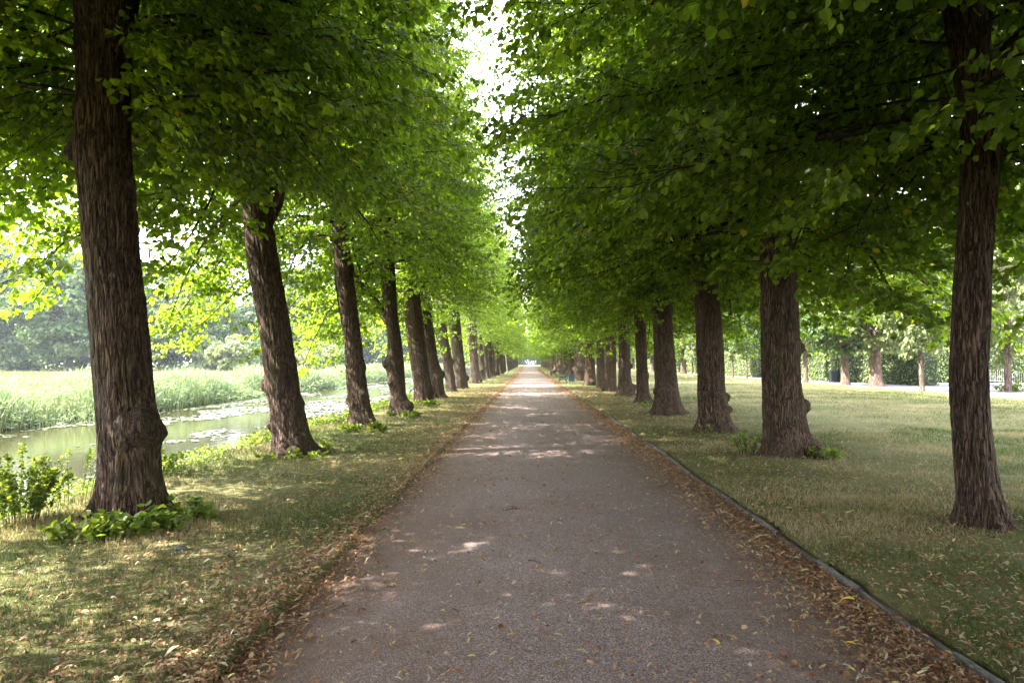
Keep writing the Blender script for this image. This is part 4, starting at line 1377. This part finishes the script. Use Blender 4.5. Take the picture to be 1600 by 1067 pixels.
# thin twigs lying on the path
tws = [((825, 880), (845, 883)), ((1040, 762), (1024, 766)), ((1145, 912), (1185, 915)), ((790, 800), (812, 798)), ((520, 960), (545, 950)), ((930, 868), (950, 872))]
for i, (a, b) in enumerate(tws):
    xa, ya = at_ground(*a); xb, yb = at_ground(*b)
    u = np.linspace(0, 1, 6)[:, None]
    A = np.array([xa, ya, .026]); B = np.array([xb, yb, .026])
    PP = A * (1 - u) + B * u - A; PP[:, 1] += .02 * np.sin(u[:, 0] * 5); PP[:, 2] += .004 * np.sin(u[:, 0] * 3)
    mb = MB().tube(PP, np.linspace(.005, .003, 6), 5)
    mb.tube([PP[2], PP[2] + (B - A) * .18 + np.array([0, .05, .006])], [.003, .0015], 4)
    o = obj('fallen_twig', mb.mesh('fallen_twig', M['twig']), loc=tuple(A))
    tag(o, ['dark straight twig lying across the middle of the path', 'short twig near the right leaf litter further up the path', 'curved twig lying on the path near the right kerb litter',
            'faint thin twig above the pale streaks on the path', 'short twig near the left path edge in the foreground', 'thin brown twig right of the middle of the path'][i], 'twig', 'twigs on the path')
# stones showing at the left edge
for i, (px, py, s) in enumerate([(432, 938, .05), (492, 880, .07), (468, 903, .05), (282, 862, .05)]):
    x, y = at_ground(px, py)
    th, ph = np.meshgrid(np.arange(12) * PI / 6, np.linspace(0, PI, 8))
    r_ = s * (1 + .25 * (vn(np.cos(th) * 1.5 + i * 5, np.sin(th) * 1.5, np.cos(ph) * 1.5) - .5) * 2)
    V = np.stack([r_ * np.sin(ph) * np.cos(th) * 1.1, r_ * np.sin(ph) * np.sin(th) * .8, r_ * np.cos(ph) * .5], -1).reshape(-1, 3)
    ii = (np.arange(7) * 12)[:, None]; j = np.arange(12)[None]; kk_ = (j + 1) % 12
    Q = np.stack([ii + j, ii + 12 + j, ii + 12 + kk_, ii + kk_], -1).reshape(-1, 4)
    o = obj('edge_stone', mesh_np('edge_stone', V, Q, M['kerb'], smooth=True), loc=(x, y, .03))
    tag(o, ['rounded grey stone in the litter of the left path edge, nearest the camera', 'flat dark stone at the left path edge, farthest of the three', 'small dark stone between the other two at the left path edge',
            'dark clod lying in the grass right of the nearest left trunk'][i], 'stone', 'stones by the left path edge' if i < 3 else None)


# ------------------------------------------------------------------ shrubs and shoots
def shoots(loc, rx, ry, h, n, leaf, label, seed, name='leafy_shoots', mat='shrub_leaf', nst=14, hang=.4):
    """low bush of basal shoots: thin stems with broad leaves"""
    g = np.random.default_rng(seed)
    root = empty(name, loc)
    mb = MB()
    P = []
    dirs = []
    for s in range(nst):
        a = g.uniform(0, 2 * PI); rr = g.uniform(.15, 1) ** .6
        e = np.array([math.cos(a) * rx * rr, math.sin(a) * ry * rr, h * g.uniform(.5, 1.05) * (1.15 - .5 * rr)])
        b = np.array([e[0] * .5, e[1] * .5, -.02])
        u = np.linspace(0, 1, 7)[:, None]
        c = b * (1 - u) + e * u + np.array([0, 0, .18 * h]) * (u * (1 - u) * 4)
        mb.tube(c, np.linspace(.0038, .0015, 7), 4, cap=False)
        m_ = n // nst
        t_ = g.uniform(.18, 1.0, m_)
        q = np.c_[[np.interp(t_, u[:, 0], c[:, k]) for k in range(3)]].T
        P.append(q + g.normal(0, leaf * .55, (m_, 3)) * np.array([1, 1, .7]))
        dirs.append(np.tile(e - b, (m_, 1)))
    P = np.concatenate(P); dv = nrm(np.concatenate(dirs)); nn = len(P)
    gz = np.array([float(v) for v in H(P[:, 0] + loc[0], P[:, 1] + loc[1])]) - loc[2]
    P[:, 2] = np.maximum(P[:, 2], gz + .015)
    D = nrm(dv * .5 + g.normal(0, .6, (nn, 3)) + np.array([0, 0, -hang]))
    Nn = nrm(np.array([0, 0, 1.]) + g.normal(0, .4, (nn, 3)))
    obj('foliage', leaves_mesh('foliage', P, D, Nn, leaf * g.uniform(.55, 1.25, nn), g.beta(2, 2, nn), M[mat], T_HD), root)
    obj('stems', mb.mesh('stems', M['branch']), root)
    tag(root, label, 'shrub' if name == 'shrub' else 'shoots')


def gpt(px, py):
    x, y = at_ground(px, py); return x, y, float(H(x, y))


x, y, z = gpt(210, 838); shoots((x, y + .05, z), .48, .20, .24, 420, .075, 'broad-leaved green shoots around the front foot of the nearest left trunk', 1)
x, y, z = gpt(292, 818); shoots((x, y + .1, z), .30, .22, .20, 220, .065, 'dark green shoots on the grass right of the nearest left trunk', 2)
x, y, z = gpt(120, 850); shoots((x, y + .1, z), .40, .25, .22, 260, .07, 'yellow-green shoots on the bank side of the nearest left trunk', 3)
x, y, z = at_ground(22, 868)[0], at_ground(22, 868)[1], 0
shoots((-5.15, 7.4, float(H(-5.15, 7.4))), .46, .5, .80, 4200, .036, 'upright yellow-green sapling shrub at the left picture edge on the canal bank', 4, name='shrub', nst=40, hang=.1)
shoots((-5.2, 8.35, float(H(-5.2, 8.35))), .40, .36, .80, 300, .034, 'airy pale shrub just left of the nearest trunk with twigs over the water', 5, name='shrub', nst=9, hang=.1)
shoots((-5.35, 10.6, float(H(-5.35, 10.6))), .55, .5, .50, 700, .055, 'rounded green herb clump on the bank right of the nearest trunk', 6, name='shrub', nst=20, hang=.2)
x, y, z = gpt(455, 722); shoots((x, y, z), .62, .16, .17, 170, .065, 'thin line of shoots at the foot of the second left trunk', 7)
x, y, z = gpt(512, 706); shoots((x, y, z), .2, .2, .22, 90, .06, 'small shoots on the path side of the second left trunk', 8)
x, y, z = gpt(572, 678); shoots((x, y, z), .75, .3, .26, 420, .075, 'wide mat of bright shoots around the third left trunk', 9)
x, y, z = gpt(632, 654); shoots((x, y, z), .6, .3, .24, 260, .08, 'bright shoots around the foot of the fourth left trunk', 10)
x, y, z = gpt(662, 636); shoots((x, y, z), .75, .3, .24, 240, .09, 'shoots between the fourth and fifth left trunks', 11)
x, y, z = gpt(1168, 712); shoots((x, y, z), .28, .2, .42, 190, .06, 'green shoots left of the second right trunk, with one tall sprig', 12)
x, y, z = gpt(1287, 720); shoots((x, y, z), .32, .2, .24, 170, .06, 'green shoots at the lawn side foot of the second right trunk', 13)
x, y, z = gpt(1010, 636); shoots((x, y - .3, z), .4, .2, .2, 90, .07, 'faint shoots at the foot of the fifth right trunk', 14)
x, y, z = gpt(1100, 679); shoots((x, y, z), .18, .15, .2, 40, .06, 'tiny sprig at the foot of the third right trunk', 15)
shoots((26.2, 40.8, .0), 1.0, .8, .6, 400, .12, 'low plants around the bollard at the far right', 16)

# young pale tree that stands in the left row
root = empty('young_tree', (-3.0, 106, 0))
mb = MB().tube(np.array([[0, 0, -.1], [-.1, 0, 1], [-.25, 0, 2.4], [-.35, 0, 4.2], [-.4, 0, 6.5]]), [.14, .11, .10, .09, .04], 10)
obj('trunk', mb.mesh('trunk', plain_mat('pale_bark', (.24, .235, .22), .8), True), root)
obj('crown', CR['L2'][0][0], root, (-.3, 0, 1.0), (0, 0, 1), (.6, .6, .7))
tag(root, 'young tree with a slim whitish trunk standing forward in the left row', 'tree')

# ------------------------------------------------------------------ bench, bins, bollard, barriers
def park_bench(loc, rz, label):
    root = empty('park_bench', loc, rz)          # sits along local X, faces local -Y
    Lb = 1.7
    s = MB()
    for i in range(5): s.box((0, -.02 - .095 * i, .45 + .004 * i), (Lb, .075, .035), bev=.008)
    obj('seat', s.mesh('seat', M['bench']), root)
    s = MB()
    for i in range(5): s.box((0, .05 + .035 * i, .54 + .085 * i), (Lb, .035, .07), bev=.008)
    obj('backrest', s.mesh('backrest', M['bench']), root)
    for sx in (-1, 1):
        m_ = MB()
        m_.tube([(sx * .72, -.46, 0), (sx * .72, -.42, .2), (sx * .72, -.40, .42)], [.03, .024, .024], 8)
        m_.tube([(sx * .72, .16, 0), (sx * .72, .06, .2), (sx * .72, .02, .42), (sx * .72, .10, .65), (sx * .72, .22, .92)], [.03, .024, .024, .022, .02], 8)
        m_.tube([(sx * .72, -.42, .41), (sx * .72, .03, .41)], .022, 8)
        m_.tube([(sx * .72, -.44, .2), (sx * .72, -.2, .28), (sx * .72, .08, .2)], .018, 8)
        m_.tube([(sx * .72, -.42, .42), (sx * .72, -.44, .62), (sx * .72, -.2, .66), (sx * .72, .10, .66)], .02, 8)
        obj('side_frame', m_.mesh('side_frame', M['iron'], True), root)
    tag(root, label, 'bench', 'green park benches facing the path')


park_bench((2.85, 58.2, .03), -PI / 2, 'empty dark green park bench on the right verge next to the blue-grey box')
park_bench((3.0, 83.5, .03), -PI / 2, 'park bench farther down the right verge with a seated person')

root = empty('litter_box', (3.42, 59.6, .03))
m_ = MB().box((0, 0, .26), (.44, .44, .46), bev=.03)
obj('body', m_.mesh('body', M['bin_blue']), root)
m_ = MB().box((0, 0, .505), (.48, .48, .03), bev=.01)
obj('rim', m_.mesh('rim', M['bin_dark']), root)
tag(root, 'low square blue-grey litter box behind the green bench', 'bin')

X, Y = at_ground(1303, 597)
root = empty('litter_bin', (X, Y, .012))
P_ = []
m_ = MB()
n = 24
ring = lambda h, w_: [(w_ * a, w_ * b * .9, h) for a, b in ((-1, -.8), (-.8, -1), (.8, -1), (1, -.8), (1, .8), (.8, 1), (-.8, 1), (-1, .8))]
V = np.array(ring(.05, .24) + ring(.8, .31) + ring(.84, .33) + ring(.84, .30))
Q = [[l * 8 + j, l * 8 + (j + 1) % 8, l * 8 + 8 + (j + 1) % 8, l * 8 + 8 + j] for l in range(3) for j in range(8)]
m_.add(V, Q)
obj('body', m_.mesh('body', M['bin_dark']), root)
m_ = MB().box((0, 0, .885), (.66, .60, .07), bev=.03)
obj('lid', m_.mesh('lid', M['bin_dark']), root)
for s in (-1, 1):
    m_ = MB().tube([(s * .2, .30, .08), (s * .26, .30, .08)], .08, 14)
    obj('wheel', m_.mesh('wheel', M['iron']), root)
tag(root, 'dark grey-blue lidded litter bin in front of the hedge beyond the lawn', 'bin')

# square pale marker post before the hedge
X, Y = at_ground(1414, 601.5)
root = empty('marker_post', (X, Y, .012))
obj('post', MB().box((0, 0, .34), (.16, .16, .68), bev=.01).mesh('post', M['pale_metal']), root)
obj('cap', MB().box((0, 0, .70), (.19, .19, .035), bev=.01).mesh('cap', M['bin_dark']), root)
tag(root, 'short pale square post before the dark hedge face', 'post')
# bollard with dark round head
X, Y = at_ground(1579, 612.5)
root = empty('bollard', (X, Y, .012))
obj('post', MB().tube([(0, 0, 0), (0, 0, .05), (0, 0, .06), (0, 0, .62)], [.12, .12, .10, .09], 16).mesh('post', M['bin_blue'], True), root)
obj('head', MB().tube([(0, 0, .621), (0, 0, .66), (0, 0, .74), (0, 0, .80)], [.10, .13, .12, .05], 16).mesh('head', M['iron'], True), root)
tag(root, 'blue-grey bollard with a dark head at the right edge of the square', 'bollard')


def barrier(loc, rz, label, Lb=2.3, h=1.05):
    root = empty('crowd_barrier', loc, rz)
    m_ = MB()
    z0, z1 = .22, h
    fr = [(-Lb / 2, 0, z0), (-Lb / 2, 0, z1 - .08), (-Lb / 2 + .08, 0, z1), (Lb / 2 - .08, 0, z1), (Lb / 2, 0, z1 - .08), (Lb / 2, 0, z0), (-Lb / 2, 0, z0)]
    m_.tube(fr, .02, 8)
    obj('frame', m_.mesh('frame', M['galv'], True), root)
    nb = 17
    m_ = MB()
    for i in range(nb):
        xx_ = -Lb / 2 + Lb * (i + 1) / (nb + 1)
        m_.tube([(xx_, 0, z0), (xx_, 0, z1)], .008, 6, cap=False)
    obj('bars', m_.mesh('bars', M['galv'], True), root)
    for s in (-1, 1):
        m_ = MB().tube([(s * Lb * .38, -.3, .01), (s * Lb * .38, -.05, .2), (s * Lb * .38, 0, z0), (s * Lb * .38, .05, .2), (s * Lb * .38, .3, .01)], .016, 8)
        obj('foot', m_.mesh('foot', M['galv'], True), root)
    tag(root, label, 'barrier', 'steel crowd barriers on the square')


X, Y = at_ground(1585, 612)
barrier((X + 1.15, Y + .2, .012), .05, 'nearer steel crowd barrier cut by the right picture edge')
X, Y = at_ground(1546, 600)
barrier((X + .2, Y, .012), -.1, 'farther pale crowd barrier before the cross hedge, half hidden by the nearest right trunk')


# ------------------------------------------------------------------ people (far away, a few pixels tall)
def skin_body(name, joints, edges, radii, mat, parent):
    me = bpy.data.meshes.new(name)
    me.from_pydata(joints, edges, [])
    o = obj(name, me, parent)
    md = o.modifiers.new('skin', 'SKIN')
    md.use_smooth_shade = True
    for i, r_ in enumerate(radii):
        me.skin_vertices[0].data[i].radius = (r_, r_) if not isinstance(r_, tuple) else r_
    me.skin_vertices[0].data[0].use_root = True
    ms = o.modifiers.new('sub', 'SUBSURF'); ms.levels = 1; ms.render_levels = 1
    me.materials.append(mat)
    return o


def person(loc, rz, pose, label, top, legs):
    """local frame: faces -Y"""
    root = empty('person', loc, rz)
    if pose == 'sit':
        hip, kneez, ky, fy = (0, 0, .52), .50, -.42, -.40
        J = [hip, (0, .02, .72), (0, .06, .98), (0, .04, 1.10), (0, .0, 1.20), (0, -.02, 1.30),
             (.09, -.02, .51), (.11, ky, kneez), (.11, fy, .09), (.11, fy - .16, .04),
             (-.09, -.02, .51), (-.11, ky, kneez), (-.11, fy, .09), (-.11, fy - .16, .04),
             (.17, .05, 1.0), (.22, -.02, .76), (.12, -.26, .62), (.10, -.34, .60),
             (-.17, .05, 1.0), (-.22, -.02, .76), (-.12, -.26, .62), (-.10, -.34, .60)]
    else:
        s = .22 if pose == 'walk' else .04
        J = [(0, 0, .92), (0, 0, 1.12), (0, .01, 1.36), (0, 0, 1.47), (0, -.01, 1.56), (0, -.02, 1.66),
             (.09, 0, .90), (.10, -s * .8, .50), (.10, -s, .09), (.10, -s - .14, .04),
             (-.09, 0, .90), (-.10, s * .3, .50), (-.10, s * 1.3, .12), (-.10, s * 1.2 - .12, .05),
             (.18, .01, 1.38), (.23, .06, 1.12), (.24, -.04, .90), (.24, -.06, .80),
             (-.18, .01, 1.38), (-.23, -.02, 1.12), (-.24, -.14, .92), (-.24, -.18, .83)]
    E = [(0, 1), (1, 2), (2, 3), (3, 4), (4, 5), (0, 6), (6, 7), (7, 8), (8, 9), (0, 10), (10, 11), (11, 12), (12, 13),
         (2, 14), (14, 15), (15, 16), (16, 17), (2, 18), (18, 19), (19, 20), (20, 21)]
    Rr = [.13, .12, .13, .055, .095, .085, .09, .06, .04, .035, .09, .06, .04, .035, .055, .042, .032, .035, .055, .042, .032, .035]
    skin_body('body', J, E, Rr, M['skin'], root)
    # clothes a little outside the body
    Jt = [J[0], J[1], J[2], J[14], J[15], J[18], J[19]]
    skin_body('shirt', Jt, [(0, 1), (1, 2), (2, 3), (3, 4), (2, 5), (5, 6)], [.145, .135, .148, .07, .055, .07, .055], top, root)
    Jl = [J[0], J[6], J[7], J[8], J[10], J[11], J[12]]
    skin_body('trousers', Jl, [(0, 1), (1, 2), (2, 3), (0, 4), (4, 5), (5, 6)], [.14, .105, .075, .055, .105, .075, .055], legs, root)
    h = J[5]
    skin_body('hair', [(h[0], h[1] + .03, h[2] - .06), (h[0], h[1] + .03, h[2] + .03)], [(0, 1)], [.095, .095], M['hair'], root)
    tag(root, label, 'person')


person((3.0 - .12, 83.3, .0), -PI / 2, 'sit', 'person in a pale pink top and dark trousers seated on the far bench', M['shirt_pink'], M['dark_cloth'])
X, _ = at_depth(471.5, 570, 150)
person((X, 150, .0), PI / 2, 'walk', 'distant walker in dark red beside another on the meadow edge', M['dark_cloth'], M['shirt_white'])
X, _ = at_depth(476, 570, 150.8)
person((X, 150.8, .0), PI / 2, 'walk', 'distant walker in a white top right of the one in dark red', M['shirt_white'], M['dark_cloth'])
X, _ = at_depth(408, 570, 140)
person((X, 140, .0), PI / 2, 'walk', 'distant walker in lilac just left of the second leaning trunk', M['blue_cloth'], M['blue_cloth'])


# ------------------------------------------------------------------ the hazy air
m, t, out = new_mat('thin_haze')
vol = N(t, 'ShaderNodeVolumePrincipled', Density=.00026, Anisotropy=.3)
vol.inputs['Color'].default_value = (.82, .90, 1.0, 1)
t.links.new(vol.outputs['Volume'], out.inputs['Volume'])
hz = MB().box((-30, 320, 16), (640, 860, 36))
g = obj('haze', hz.mesh('haze', m)); tag(g, kind='stuff')
g['label'] = 'thin bluish summer haze over the far meadow and trees'; g['category'] = 'haze'
